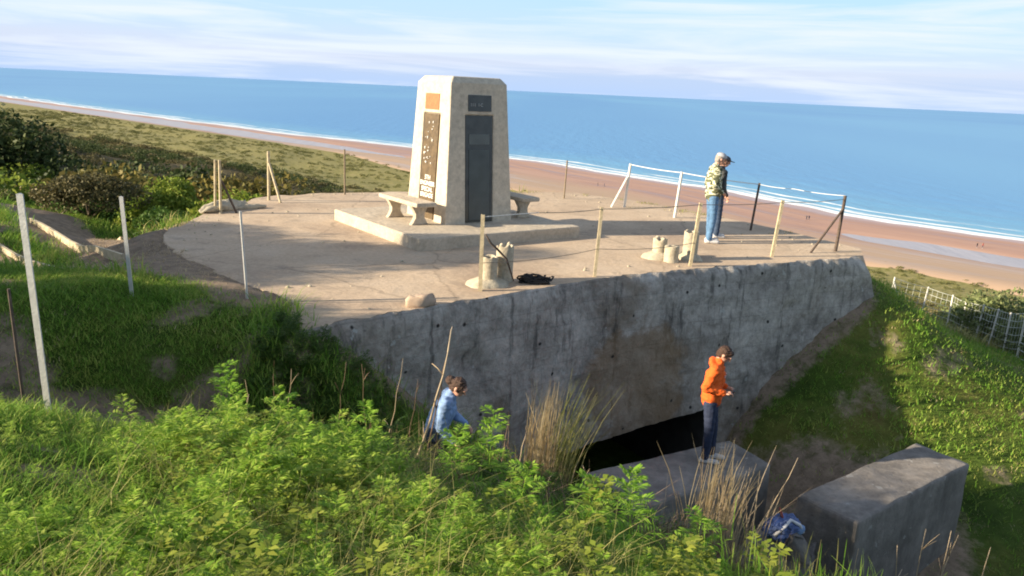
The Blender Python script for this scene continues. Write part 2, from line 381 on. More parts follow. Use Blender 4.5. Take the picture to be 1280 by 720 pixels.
def bevel(o, w, seg=2, disp=0, dscale=.3, sub=0):
    """apply bevel (and an optional rough displacement) through the dependency graph"""
    if w:
        b = o.modifiers.new('b', 'BEVEL'); b.width = w; b.segments = seg; b.limit_method = 'ANGLE'
    if sub:
        s = o.modifiers.new('s', 'SUBSURF'); s.subdivision_type = 'SIMPLE'; s.levels = s.render_levels = sub
    apply(o)
    if disp:
        for v in o.data.vertices:
            q = v.co / dscale
            v.co += Vector(mnoise.noise_vector(q)) * disp + Vector(mnoise.noise_vector(q * 3.1)) * disp * .4
    return o
def apply(o):
    dg = bpy.context.evaluated_depsgraph_get(); dg.update()
    me = bpy.data.meshes.new_from_object(o.evaluated_get(dg)); old = o.data
    o.modifiers.clear(); o.data = me
    if not me.materials and old.materials: me.materials.append(old.materials[0])
def remeshed(mb, name, mat, voxel, parent=None, smooth_it=4, fold=0, fscale=.12):
    o = mb.build(name, mat, parent)
    r = o.modifiers.new('r', 'REMESH'); r.mode = 'VOXEL'; r.voxel_size = voxel; r.use_smooth_shade = True
    if smooth_it:
        s = o.modifiers.new('s', 'SMOOTH'); s.iterations = smooth_it; s.factor = .5
    apply(o)
    if fold:
        n = len(o.data.vertices); co = np.empty(n * 3, np.float32); no = np.empty(n * 3, np.float32)
        o.data.vertices.foreach_get('co', co); o.data.vertices.foreach_get('normal', no); co = co.reshape(-1, 3); no = no.reshape(-1, 3)
        q = (co * np.array([1, 1, 1.9]) / fscale).tolist()
        a = np.array([mnoise.noise(p) + .5 * mnoise.noise((p[0] * 2.3, p[1] * 2.3, p[2] * 2.3)) for p in q], np.float32)
        o.data.vertices.foreach_set('co', (co + no * (a * fold)[:, None]).ravel())
    o.data.polygons.foreach_set('use_smooth', np.ones(len(o.data.polygons), dtype=bool))
    return o
def copy_tree(o, parent=None):
    c = o.copy(); COL.objects.link(c); c.parent = parent
    for ch in list(o.children): copy_tree(ch, c)
    return c

# numpy value noise
def vnoise(x, y, seed=0):
    xi = np.floor(x).astype(np.int64); yi = np.floor(y).astype(np.int64); fx = x - xi; fy = y - yi
    def h(a, b):
        n = (a * 374761393 + b * 668265263 + seed * 974711) & 0xffffffff
        n = ((n ^ (n >> 13)) * 1274126177) & 0xffffffff; return ((n ^ (n >> 16)) & 0xffff) / 65535.
    fx = fx * fx * (3 - 2 * fx); fy = fy * fy * (3 - 2 * fy)
    return (h(xi, yi) * (1 - fx) + h(xi + 1, yi) * fx) * (1 - fy) + (h(xi, yi + 1) * (1 - fx) + h(xi + 1, yi + 1) * fx) * fy
def fbm(x, y, oct=4, seed=0):
    s = 0; a = .5
    for i in range(oct): s = s + a * (vnoise(x, y, seed + i) - .5); x = x * 2.03 + 7; y = y * 2.03 + 3; a *= .5
    return s
def sstep(a, b, x): t = np.clip((x - a) / (b - a), 0, 1); return t * t * (3 - 2 * t)

# ------------------------------------------------------------------ terrain
FRONT = [(-2.45, 8.94), (-1.33, 10.0), (1.32, 12.33), (3.06, 13.39), (4.9, 14.35), (6.8, 15.31)]
BACK = [(7.15, 16.3), (5.9, 18.9), (3.8, 21.8), (1.7, 23.7), (-1.2, 22.9), (-4.6, 21.3), (-6.1, 20.4), (-6.75, 17.6), (-6.53, 14.43), (-5.3, 12.6), (-3.9, 11.0), (-2.95, 10.2)]
POLY = np.array(FRONT + BACK)
SLOTP = np.array([(.8, 10.6), (3.9, 12.2), (3.7, 17), (-1, 15), (.7, 11.8)])
def inside(x, y, poly=POLY):
    r = np.zeros(np.shape(x), dtype=bool); n = len(poly)
    for i in range(n):
        x1, y1 = poly[i]; x2, y2 = poly[(i + 1) % n]
        c = ((y1 > y) != (y2 > y)) & (x < (x2 - x1) * (y - y1) / ((y2 - y1) + 1e-12) + x1); r ^= c
    return r
CP = np.array([
 (0,0,1.15),(-3,0,1.3),(3,0,1.0),(6,0,.4),(-6,0,1.6),(0,-6,1.7),(-8,-5,2.2),(8,-5,1),(-12,-6,2.8),(14,-6,.5),
 (0,2.6,.85),(-2,3,.85),(-3.3,5.2,.50),(-1.5,4.6,.42),(0,4.4,.28),(1.6,3.6,.28),(2.8,3.4,0.05),(-5,3.5,1.0),(-7,3,1.4),
 (-2.6,5.8,-.14),(-4,5.7,.02),(-5.5,6,.5),(-1.0,5.9,-.15),(-7.5,6,.9),
 (-3,7.5,-.9),(-4.5,7.2,-.7),(-1.9,7.6,-.9),(-6.2,7.4,-.4),(-4.2,8.2,-.65),(-3.0,8.4,-.75),
 (-3.4,9.9,.0),(-4.75,9.6,.12),(-6.5,9.5,.2),(-8.5,9.2,.4),(-4.0,9.2,-.05),(-5.5,8.9,.1),
 (-10.5,8,.7),(-12.5,10,.9),(-14.5,13,.8),(-17,17,.5),(-11,4,1.5),(-15,5,1.8),(-20,12,1.4),
 (-4.5,11.4,.06),(-5.5,12.5,.05),(-3.1,10.5,.05),(-6.9,13.2,-.3),(-8.6,15.2,-.55),(-11,18,-.6),(-14,22,-.9),(-9.5,12.5,-.4),(-9,17.5,-.8),(-7.4,15.5,-.45),(-7.5,18,-.9),(-8.5,20.5,-2.4),(-12,25,-2.2),(-17,26,-1.5),
 (-9,26,-4.8),(-4,25,-3.6),(-6.2,23,-2.2),(0,27,-3.0),(3,25,-1.6),(5,22.5,-1.1),(7,19.5,-.9),(8,17,-.9),(1.5,24.6,-.7),(-1.5,23.9,-.8),(-4.9,22.0,-1.0),(-7.1,20.5,-1.3),(-6.85,14.6,.04),(-7.15,16.3,-.1),
 (.3,6.3,-.55),(.5,7.4,-1.3),(-.6,8.4,-1.6),(-1.8,8.8,-.75),(-.3,9.6,-1.75),(-2.5,8.5,-.02),(-2.0,8.75,-.35),(-1.3,9.4,-1.15),(-1.85,9.15,-.45),
 (1.5,6.6,-1.3),(1.4,8.2,-2.4),(1.0,10.2,-3.4),(2.0,11.3,-4.2),(2.4,7.6,-2.5),(3.0,8.6,-3.1),(2.5,9.4,-3.1),(.7,11.2,-3.9),(3.2,12.4,-4.2),
 (4,9,-3.3),(5.5,9.5,-3.5),(7,9.6,-3.5),(5,12,-3.5),(4.4,13.4,-3.25),(5.5,14.0,-2.3),(6.4,14.5,-1.6),(7.45,15.1,-.95),(7.7,16.2,-.85),(4,14.5,-3),(2,13,-4.6),(3.4,13.8,-4.6),
 (8.0,13.6,-2.2),(7.3,12.6,-2.6),(9,11.5,-3.1),(8,9,-3.6),(6,7,-3.2),(4,6,-2.1),(2.8,4.8,-.75),(5,4,-1.2),(8,4,-1.6),(12,6,-2.8),
 (9.3,16.5,-1.9),(11.0,15.5,-2.3),(13,12,-3.2),(10.0,18.5,-2.2),(11.2,22.3,-3.0),(12.2,18,-2.85),(12.7,19.5,-3.2),(13.3,22,-3.6),(14,25,-3.8),(15,17,-3.8),(19,17,-5.2),(18,25,-6.0),(12,30,-5.2),(20,12,-5),(9,24,-3.0),(7,27,-4.0)
], dtype=float)
PS = np.array([-4000, -200, -50, 0, 22, 40, 60, 100, 150, 185, 240, 256, 266, 280]); PZ = np.array([14, 8, 4, .5, -3.6, -9.5, -16, -26, -34, -36.3, -37.4, -38.4, -41.0, -43.])
NS = np.array([.69, .72]) / math.hypot(.69, .72); TS = np.array([-NS[1], NS[0]])
def tps_fit(P):
    n = len(P); d = np.hypot(P[:, None, 0] - P[None, :, 0], P[:, None, 1] - P[None, :, 1]); K = np.where(d > 0, d * d * np.log(d + 1e-9), 0) + np.eye(n) * .15
    Q = np.c_[np.ones(n), P[:, :2]]; A = np.zeros((n + 3, n + 3)); A[:n, :n] = K; A[:n, n:] = Q; A[n:, :n] = Q.T
    return np.linalg.solve(A, np.r_[P[:, 2], 0, 0, 0])
TW = tps_fit(CP)
def tps(x, y):
    r = TW[-3] + TW[-2] * x + TW[-1] * y
    for (px, py, _), w in zip(CP, TW[:-3]):
        d2 = (x - px) ** 2 + (y - py) ** 2; r = r + w * .5 * d2 * np.log(d2 + 1e-9)
    return r
def far_h(x, y):
    s = x * NS[0] + y * NS[1]; t = x * TS[0] + y * TS[1]
    amp = sstep(15, 45, s) * (1 - sstep(150, 210, s))
    s2 = s + amp * fbm(t / 90 + 5, s / 200, 3, 3) * 70
    z = np.interp(s2 + 26 * (1 - sstep(80, 260, t)) * sstep(150, 230, s) - 30 * sstep(280, 420, t) * sstep(150, 230, s), PS, PZ)
    z = z + amp * fbm(x / 22, y / 22, 4, 9) * 5 + sstep(150, 200, s) * (1 - sstep(220, 240, s - 30 * sstep(280, 420, t))) * fbm(x / 26, y / 26, 4, 21) * 3.4
    z = z - 7.5 * np.exp(-(((x + 21) / 13) ** 2 + ((y - 37) / 13) ** 2)) - 9.0 * np.exp(-(((x + 36) / 15) ** 2 + ((y - 56) / 17) ** 2))
    return z
def H(x, y, detail=True):
    x = np.asarray(x, float); y = np.asarray(y, float)
    r = np.hypot(x + 1, y - 11); w = 1 - sstep(17, 27, r)
    z = np.where(w > 0, tps(x, y), 0) * w + far_h(x, y) * (1 - w)
    if detail:
        z = z + fbm(x / .9, y / .9, 4, 1) * .16 + fbm(x / 3.1, y / 3.1, 3, 5) * .14
    z = np.where(inside(x, y), np.minimum(z, -.06), z); z = np.where(inside(x, y, SLOTP), np.minimum(z, -4.35), z)
    dp = np.hypot(x + 0, y - 0)
    return z
def H1(x, y): return float(H(np.array([x]), np.array([y]))[0])
def seg_d(x, y, pts):
    d = np.full(np.shape(x), 1e9)
    for (x1, y1), (x2, y2) in zip(pts[:-1], pts[1:]):
        dx, dy = x2 - x1, y2 - y1; t = np.clip(((x - x1) * dx + (y - y1) * dy) / (dx * dx + dy * dy), 0, 1)
        d = np.minimum(d, np.hypot(x - x1 - t * dx, y - y1 - t * dy))
    return d
def r_near(x, y): return ((y < 10.5) & (x < -1.5)) * .8 + ((x > 5) & (y > 9)) * .5
def dirt(x, y):
    j = fbm(x / 1.1, y / 1.1, 3, 40) * .9
    d = 1 - sstep(.8, 1.45, seg_d(x, y, [(-3.3, 10.9), (-5.2, 12.4), (-7.7, 15.2), (-10.5, 18.5), (-14, 23)]) + j)
    d = np.maximum(d, 1 - sstep(.5, .9, seg_d(x, y, [(-6.4, 11.6), (-8.6, 13.2), (-13, 17.5)]) + j))
    d = np.maximum(d, .9 * (1 - sstep(.25, .6, seg_d(x, y, [(-5.8, 6.6), (-4.2, 6.5), (-2.6, 6.55), (-1.9, 6.9)]) + j * .5)))
    d = np.maximum(d, .9 * (1 - sstep(.5, 1.1, seg_d(x, y, [(-4.6, 7.3), (-3.2, 7.5), (-2.2, 8.4)]) + j)))
    d = np.maximum(d, .75 * (1 - sstep(.2, .8, seg_d(x, y, [(-3.0, 8.9), (-3.3, 8.3)]) + j)))
    d = d * (1 - .8 * (1 - sstep(.5, 1.1, np.hypot(x + 2.3, y - 8.5))))
    d = np.maximum(d, .8 * np.clip((fbm(x / .8, y / .8, 3, 44) - .07) * 8, 0, 1) * (r_near(x, y)))
    d = np.maximum(d, .7 * (1 - sstep(1.6, 3.2, np.hypot(x - 4.5, (y - 10.8)) + j)))
    d = np.maximum(d, .55 * (1 - sstep(.2, .6, seg_d(x, y, [tuple(p) for p in POLY] + [tuple(POLY[0])]) + j * .3)))
    return d
def grid(xs, ys, name, zf, mat, dirtf=None):
    X, Y = np.meshgrid(xs, ys); Z = zf(X, Y); nx, ny = len(xs), len(ys)
    V = np.c_[X.ravel(), Y.ravel(), Z.ravel()]; i = np.arange(nx * ny).reshape(ny, nx)
    F = np.c_[i[:-1, :-1].ravel(), i[:-1, 1:].ravel(), i[1:, 1:].ravel(), i[1:, :-1].ravel()]
    me = np_mesh(name, V, F)
    if dirtf is not None:
        a = me.attributes.new('dirt', 'FLOAT', 'POINT'); a.data.foreach_set('value', dirtf(V[:, 0], V[:, 1]).astype(np.float32))
    return link(name, me, mat)
def st_grid(name, S, Tv, zf, mat, uvf=None, dirtf=None):
    A, B = np.meshgrid(S, Tv); X = A * NS[0] + B * TS[0]; Y = A * NS[1] + B * TS[1]; Z = zf(A, B, X, Y)
    V = np.c_[X.ravel(), Y.ravel(), Z.ravel()]; i = np.arange(A.size).reshape(A.shape)
    F = np.c_[i[:-1, :-1].ravel(), i[:-1, 1:].ravel(), i[1:, 1:].ravel(), i[1:, :-1].ravel()]
    uv = np.c_[uvf(A, B)[0].ravel(), uvf(A, B)[1].ravel()] if uvf else None
    me = np_mesh(name, V, F, uv)
    if dirtf is not None:
        a = me.attributes.new('dirt', 'FLOAT', 'POINT'); a.data.foreach_set('value', dirtf(A, B).ravel().astype(np.float32))
    return link(name, me, mat)
def farz(A, B, X, Y):
    z = far_h(X, Y); core = (1 - sstep(-2, 3, np.maximum(np.abs(X) - 33, np.abs(Y - 14) - 25)))
    return z - core * 6.0 - .02
ST = np.array([-3000, 60, 130, 170, 216, 262, 333, 430, 600, 1000, 1440, 3000, 9000]); SV = np.array([322, 321, 325, 336, 354, 361, 378, 366, 350, 345, 352, 352, 352])
def shore(t): return np.interp(t, ST, SV) + fbm(t / 60, t * 0 + 1, 4, 31) * 14
def beachz(A, B, X, Y):
    u = shore(B) - A
    # lagoon trough behind a low bar
    cen = np.interp(B, [-500, 40, 100, 170, 300, 560, 1000, 1500, 9000], [268, 268, 274, 290, 304, 310, 312, 308, 308]) + fbm(B / 40, B * 0, 3, 77) * 10
    dep = np.interp(B, [-500, 30, 85, 105, 125, 330, 420, 900, 1500, 9000], [.8, .8, .7, .35, 0, 0, .75, .9, .7, .1])
    base = -40 + .012 * u + .0006 * np.maximum(u - 30, 0) ** 2 * .6
    z = base - dep * 2.2 * np.exp(-((A - cen) / (7.0 + 6 * sstep(350, 560, B) + 3 * (1 - sstep(60, 130, B)))) ** 2) + fbm(X / 18, Y / 18, 3, 12) * .10
    inner = 246 - 26 * (1 - sstep(80, 260, B)) + 30 * sstep(280, 420, B)
    return np.minimum(z, -37.1) - 3 * (1 - sstep(inner - 16, inner - 1, A))
# ------------------------------------------------------------------ bunker
def densify(pts, step):
    out = []
    for (a, b) in zip(pts[:-1], pts[1:]):
        n = max(1, int(math.hypot(b[0] - a[0], b[1] - a[1]) / step))
        for k in range(n): out.append((a[0] + (b[0] - a[0]) * k / n, a[1] + (b[1] - a[1]) * k / n))
    out.append(tuple(pts[-1])); return out
bk = empty('bunker', (2.2, 12.8, -3.3), 0, 'big weathered grey concrete bunker with a flat roof terrace and a dark embrasure slot', 'bunker')
def local(o, e):     # keep world coordinates under a moved parent
    o.parent = e; o.matrix_parent_inverse = Matrix.Translation(e.location).inverted() if e.rotation_euler.z == 0 else (Matrix.Translation(e.location) @ Matrix.Rotation(e.rotation_euler.z, 4, 'Z')).inverted(); return o
fr = densify(FRONT, .05); nF = len(fr)
SLOT = (.75, 3.75)
NR = 44
zs = [0, -.03, -.09] + list(np.linspace(-.17, -4.4, NR))
fn = np.array([.56, -.83])
def front_pt(k, z):
    x, y = fr[k]; t = k / (nF - 1)
    flare = max(0, (x - 6.0) / .8) * .62 * (-z)              # right end splays outwards
    jag = (mnoise.noise(Vector((x * 1.7, y * 1.7, 3))) * .06 + mnoise.noise(Vector((x * 7, y * 7, 1))) * .06 + mnoise.noise(Vector((x * 17, y * 17, 1))) * .03)
    roughn = mnoise.noise(Vector((x * 1.3, z * 1.6, 0))) * .05 + mnoise.noise(Vector((x * 4.5, z * 5, 4))) * .035 + mnoise.noise(Vector((x * 13, z * 13, 9))) * .022
    edge = -.10 * math.exp(z / .07) if z < 0 else -.12
    edge *= (.6 + 1.2 * abs(mnoise.noise(Vector((x * 2.3, 7, 0)))))
    g = roughn * min(1, -z / .2) + jag * (math.exp(z / .25)) * .7 + edge
    # shuttering courses: faint ledges
    g += .006 * math.sin(z * 2 * math.pi / .26) + .012 * (1 if (z % .52) < .06 else 0)
    # spalled holes
    for hx, hz, hr, hd in ((-.55, -.95, .26, .16), (-.2, -.55, .12, .08), (.75, -.45, .13, .07), (5.2, -.9, .12, .06), (1.9, -1.9, .16, .05), (2.6, -.5, .1, .05), (4.4,-1.5,.18,.05)):
        q = ((x - hx) ** 2 + (z - hz) ** 2) / hr ** 2
        if q < 4: g -= hd * math.exp(-q * 1.3)
    return (x + fn[0] * g + flare * .8, y + fn[1] * g + flare * .25, z)
V = []; 
ZTOP = [z for z in zs if z > -2.66][-1]
def zline(x, z): return z - .26 * min(1, max(0, 1 - (x - .75) / 3)) * math.exp(-((z - ZTOP) / .5) ** 2)
for z in zs: V += [front_pt(k, zline(fr[k][0], z)) for k in range(nF)]
F = []
for r in range(len(zs) - 1):
    zc = (zs[r] + zs[r + 1]) / 2
    for k in range(nF - 1):
        xc = fr[k][0]
        if zc < ZTOP and SLOT[0] < xc < SLOT[1]: continue
        a = r * nF + k; F.append((a, a + nF, a + nF + 1, a + 1))
wall = link('front_wall', np_mesh('front_wall', V, F), M['concrete_old']); local(wall, bk)
# underside and chamber of the embrasure
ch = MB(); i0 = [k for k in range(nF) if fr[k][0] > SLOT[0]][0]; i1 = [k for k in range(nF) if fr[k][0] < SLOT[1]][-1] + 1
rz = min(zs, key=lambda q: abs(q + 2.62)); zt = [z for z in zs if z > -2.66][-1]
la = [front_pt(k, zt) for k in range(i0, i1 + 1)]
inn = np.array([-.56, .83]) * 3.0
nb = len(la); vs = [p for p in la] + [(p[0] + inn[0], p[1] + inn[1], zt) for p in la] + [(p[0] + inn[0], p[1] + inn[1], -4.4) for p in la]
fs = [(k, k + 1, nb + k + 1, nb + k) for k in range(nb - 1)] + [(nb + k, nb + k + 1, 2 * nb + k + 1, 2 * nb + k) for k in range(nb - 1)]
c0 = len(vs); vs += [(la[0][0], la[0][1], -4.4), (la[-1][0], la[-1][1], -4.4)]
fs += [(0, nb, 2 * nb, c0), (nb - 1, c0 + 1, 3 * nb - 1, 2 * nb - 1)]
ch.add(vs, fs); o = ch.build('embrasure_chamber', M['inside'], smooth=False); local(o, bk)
# roof terrace: top sheet joined to back rim
bp = densify([FRONT[-1]] + BACK + [FRONT[0]], .22)[1:-1]
top = [front_pt(k, 0) for k in range(nF)]
rim = []
for (x, y) in bp:
    j = Vector(mnoise.noise_vector(Vector((x * 1.1, y * 1.1, 2)))) * .28 + Vector(mnoise.noise_vector(Vector((x * 3.7, y * 3.7, 5)))) * .1
    j *= .15 if x > 6 else 1
    rim.append((x + j.x, y + j.y, 0))
loop = top + rim; n = len(loop)
mb = MB(); low = []
cen = np.mean(np.array(loop), axis=0)
for (x, y, z) in loop: low.append((x, y, z))
vs = loop + [(p[0] + (p[0] - cen[0]) * .012 , p[1] + (p[1] - cen[1]) * .012, -.22 - .1 * abs(mnoise.noise(Vector((p[0] * 2, p[1] * 2, 0))))) for p in rim] + [(p[0] + (p[0] - cen[0]) * .014, p[1] + (p[1] - cen[1]) * .014, -4) for p in rim]
# triangulate top by a fine grid cut to outline: ngon is flat so one face is enough
m_ = len(rim); fs = [tuple(range(n))]
for k in range(m_ - 1):
    a, b = nF + k, nF + k + 1; fs.append((b, a, n + k, n + k + 1)); fs.append((n + k + 1, n + k, n + m_ + k, n + m_ + k + 1))
mb.add(vs, fs)
# closing strips at the two ends between front wall and rim walls
for (p, q) in ((front_pt(nF - 1, 0), rim[0]), (rim[-1], front_pt(0, 0))):
    if p[0] > 5: col = [front_pt(nF - 1, z) for z in zs]
    else: col = [front_pt(0, z) for z in zs]
    oth = [(q[0] if p[0] > 5 else p[0], q[1] if p[0] > 5 else p[1], 0)] + [vs[n if p[0] > 5 else n + m_ - 1]] + [vs[n + m_ if p[0] > 5 else n + 2 * m_ - 1]]
    # fan
    o_ = len(mb.v); mb.v += [tuple(map(float, c)) for c in col] + [tuple(map(float, c)) for c in oth]; nc = len(col)
    for k in range(nc - 1):
        z = col[k][2]; t_ = 0 if z > -.15 else (1 if z > -2 else 2)
        mb.f.append((o_ + k, o_ + k + 1, o_ + nc + t_))
    mb.f.append((o_ + 3, o_ + nc, o_ + nc + 1)); mb.f.append((o_ + nc - 1, o_ + nc + 1, o_ + nc + 2))
roof = mb.build('roof_terrace', mat_terrace(), smooth=False); local(roof, bk)

# loose lumps on the edge
def lump(name, c, r, mat, label, cat, seed=0, rot=0, group=None):
    mb = MB().ball((0, 0, 0), r, 20); o = mb.build(name, mat); o.location = c; o.rotation_euler = (0, 0, rot)
    for v in o.data.vertices:
        q = v.co * 6 + Vector((seed, seed * 2, 0)); v.co += Vector(mnoise.noise_vector(q)) * min(r) * .55 + Vector(mnoise.noise_vector(q * 3)) * min(r) * .2
        if v.co.z < -r[2] * .5: v.co.z = -r[2] * .5
    return tag(o, label, cat, group)
lump('concrete_lump', (-1.22, 10.33, .05), (.22, .13, .11), M['concrete_top'], 'rounded pale concrete lump on the broken front edge of the terrace', 'lump', 3, .5)
lump('concrete_lump', (-6.45, 17.6, .06), (.75, .22, .14), M['concrete_pipe'], 'long ragged concrete lump along the back left rim of the terrace by the twin posts', 'lump', 8, 1.2)
lump('concrete_lump', (-6.0, 17.9, .03), (.38, .10, .07), M['concrete_pipe'], 'small pale slab piece lying right of the twin posts on the terrace', 'lump', 12, .7)

# blocks in the pit
def block(name, corners, z0, z1, mat, label, sub=5, disp=.014):
    cx = sum(c[0] for c in corners) / 4; cy = sum(c[1] for c in corners) / 4
    vs = [(x - cx, y - cy, 0) for x, y in corners] + [(x - cx, y - cy, z1 - z0) for x, y in corners]
    mb = MB().add(vs, [(3, 2, 1, 0), (4, 5, 6, 7), (0, 1, 5, 4), (1, 2, 6, 5), (2, 3, 7, 6), (3, 0, 4, 7)])
    o = mb.build(name, mat); o.location = (cx, cy, z0)
    bevel(o, .02, 1, disp, .35, sub); return tag(o, label, 'concrete block')
block('concrete_block', [(4.32, 8.82), (6.68, 10.62), (6.22, 11.28), (3.80, 9.44)], -4.2, -2.06, M['concrete_block'], 'large loose grey concrete block standing alone in the pit at lower right')
block('concrete_block', [(1.55, 8.55), (3.62, 9.98), (3.22, 10.72), (1.0, 9.45)], -4.4, -1.9, M['concrete_block'], 'low grey concrete block that the boy in orange stands on', 5, .014)

# ------------------------------------------------------------------ monument
MC = np.array([-1.19, 16.64]); ANG = math.radians(36)
def wl(a, b): return (MC[0] + E1[0] * a + E2[0] * b, MC[1] + E1[1] * a + E2[1] * b)
pl = MB().box((0, 0, -.1), (3.72, 3.72, .66)).build('plinth', M['concrete_bench'], smooth=False)
pl.location = (-1.27, 16.52, 0); pl.rotation_euler = (0, 0, ANG); bevel(pl, .025, 2)
tag(pl, 'low square pale concrete plinth under the memorial', 'plinth')
PZ0 = .23
mo = empty('memorial', (MC[0], MC[1], PZ0), ANG, 'tall tapered concrete memorial with dark panels on the bunker roof', 'memorial')
Hm = 2.84
def half(z): return .80 - (.80 - .645) * z / Hm
# shaft as rounded-top frustum; every face has a recess for its tall panel (recess cut as real geometry)
def face_pts(side, u, z, dep):   # side 0: -y (front right in view), 1:+x, 2:+y, 3:-x
    h = half(z); a = [(u, -(h - dep)), ((h - dep), u), (-u, (h - dep)), (-(h - dep), -u)][side]; return (a[0], a[1], z)
sh = MB()
ZT = Hm - .12
for side in range(4):
    u0 = .33; zr0, zr1 = 0.0, 2.12; d = .05
    h0, h1, hr = half(0), half(ZT), half(zr1)
    P_ = lambda u, z, dep=0: face_pts(side, u, z, dep)
    zz = [0, zr1, ZT]
    V_ = [P_(-h0, 0), P_(-u0, 0), P_(u0, 0), P_(h0, 0), P_(-hr, zr1), P_(-u0, zr1), P_(u0, zr1), P_(hr, zr1), P_(-h1, ZT), P_(h1, ZT), P_(-u0, ZT), P_(u0, ZT),
          P_(-u0, 0, d), P_(u0, 0, d), P_(-u0, zr1, d), P_(u0, zr1, d)]
    sh.add(V_, [(0, 1, 5, 4), (2, 3, 7, 6), (4, 5, 10, 8), (5, 6, 11, 10), (6, 7, 9, 11), (1, 12, 14, 5), (13, 2, 6, 15), (5, 14, 15, 6), (12, 13, 15, 14)])
hT, hU = half(ZT), .645 - .09
sh.add([(-hT, -hT, ZT), (hT, -hT, ZT), (hT, hT, ZT), (-hT, hT, ZT), (-hU, -hU, Hm), (hU, -hU, Hm), (hU, hU, Hm), (-hU, hU, Hm)], [(0, 1, 5, 4), (1, 2, 6, 5), (2, 3, 7, 6), (3, 0, 4, 7), (4, 5, 6, 7)])
shaft = sh.build('shaft', M['concrete_mon'], mo, smooth=False)
w_ = shaft.modifiers.new('w', 'WELD'); w_.merge_threshold = .001; bevel(shaft, .045, 3)
def panel(name, side, u0, u1, z0, z1, prot, mat, th=.03):
    mb = MB(); q = [face_pts(side, u0, z0, -prot), face_pts(side, u1, z0, -prot), face_pts(side, u1, z1, -prot), face_pts(side, u0, z1, -prot)]
    r = [face_pts(side, u0, z0, -prot + th), face_pts(side, u1, z0, -prot + th), face_pts(side, u1, z1, -prot + th), face_pts(side, u0, z1, -prot + th)]
    mb.add(q + r, [(0, 1, 2, 3), (7, 6, 5, 4), (0, 4, 5, 1), (1, 5, 6, 2), (2, 6, 7, 3), (3, 7, 4, 0)])
    return mb.build(name, mat, mo, smooth=False)
for side in range(4):
    left = side in (3, 1)
    p = panel('tall_panel', side, -.318, .318 if not left else .25, .015, 2.105, -.022, M['granite_brown'] if left else M['granite'])
    p['label'] = 'tall brown panel with pale lettering' if left else 'tall dark polished panel'
    p = panel('plaque', side, -.27, .27, 2.19, 2.50, .012, M['bronze'] if left else M['granite'], .04)
    if left: p['label'] = 'small square copper plaque'
# relief frame lines on the dark panels
for side in (0, 2):
    panel('inner_panel', side, -.24, .24, .06, 1.45, -.012, mat_simple('panel_relief', (.05, .062, .06), .3, .25, 4, .1), .02)
    panel('inner_panel', side, -.24, .24, 1.55, 1.75, -.012, mat_simple('panel_band', (.095, .11, .105), .4, .2, 6, .1), .02)
def text(body, size, side, u, z, dep, mat, name='lettering', parent=mo, flat=1.0):
    cu = bpy.data.curves.new('t', 'FONT'); cu.body = body; cu.size = size; cu.align_x = 'CENTER'; cu.align_y = 'CENTER'; cu.extrude = .004; cu.space_line = .95; cu.offset = size * .02
    t = bpy.data.objects.new('t', cu); COL.objects.link(t); bpy.context.view_layer.update()
    dg = bpy.context.evaluated_depsgraph_get(); me = bpy.data.meshes.new_from_object(t.evaluated_get(dg)); bpy.data.objects.remove(t)
    o = link(name, me, mat, parent, smooth=False)
    ux = Vector([(1, 0, 0), (0, 1, 0), (-1, 0, 0), (0, -1, 0)][side]); nrm = Vector([(0, -1, 0), (1, 0, 0), (0, 1, 0), (-1, 0, 0)][side])
    tilt = math.atan((.80 - .645) / Hm); up = (Vector((0, 0, 1)) * math.cos(tilt) - nrm * math.sin(tilt)).normalized()
    nn = ux.cross(up).normalized()
    R = Matrix((ux, up, nn)).transposed().to_4x4(); o.matrix_local = Matrix.Translation(Vector(face_pts(side, u, z, dep - .001))) @ R
    return o
text('5TH\nENGINEER\nSPECIAL\nBRIGADE', .125, 3, -.03, .66, .016, M['letter'])
text('5TH\nENGINEER\nSPECIAL\nBRIGADE', .125, 1, -.03, .66, .016, M['letter'])
for side in (0, 2): text('I I I   I C', .085, side, -.08, 2.31, -.018, M['letter_grey'])
# speckled pale relief on the brown panel
for side in (3, 1):
    mb = MB(); rr = random.Random(4)
    for k in range(26):
        u = -.13 + rr.uniform(-.1, .22) ; z = rr.uniform(1.05, 1.98); s = rr.uniform(.006, .026)
        c = face_pts(side, u, z, .016); mb.ball(c, (s, s, s * rr.uniform(.6, 1.6)), 6)
    mb.build('pale_inlay', M['letter'], mo)

def bench(a, b, label):
    e = empty('bench', (*wl(a, b), PZ0), ANG, label, 'bench', 'concrete benches on the plinth')
    s = MB().box((0, 0, .415), (.44, 1.62, .085)).build('seat', M['concrete_bench'], e, smooth=False); bevel(s, .02, 2, .004, .1, 2)
    for sgn in (-1, 1):
        prof = [(-.19, 0), (-.15, .05), (-.10, .14), (-.10, .22), (-.15, .31), (-.19, .37), (.19, .37), (.15, .31), (.10, .22), (.10, .14), (.15, .05), (.19, 0)]
        y0 = sgn * .5; n = len(prof); vs = [(x, y0 - .06, z) for x, z in prof] + [(x, y0 + .06, z) for x, z in prof]
        fs = [tuple(range(n)), tuple(range(2 * n - 1, n - 1, -1))] + [(k, n + k, n + (k + 1) % n, (k + 1) % n) for k in range(n)]
        l = MB().add(vs, fs).build('leg', M['concrete_bench'], e, smooth=False); bevel(l, .012, 2)
    return e
bench(-1.25, -.05, 'pale concrete bench in the sun on the left side of the memorial')
bench(1.25, -.05, 'concrete bench in the shade behind the right side of the memorial')

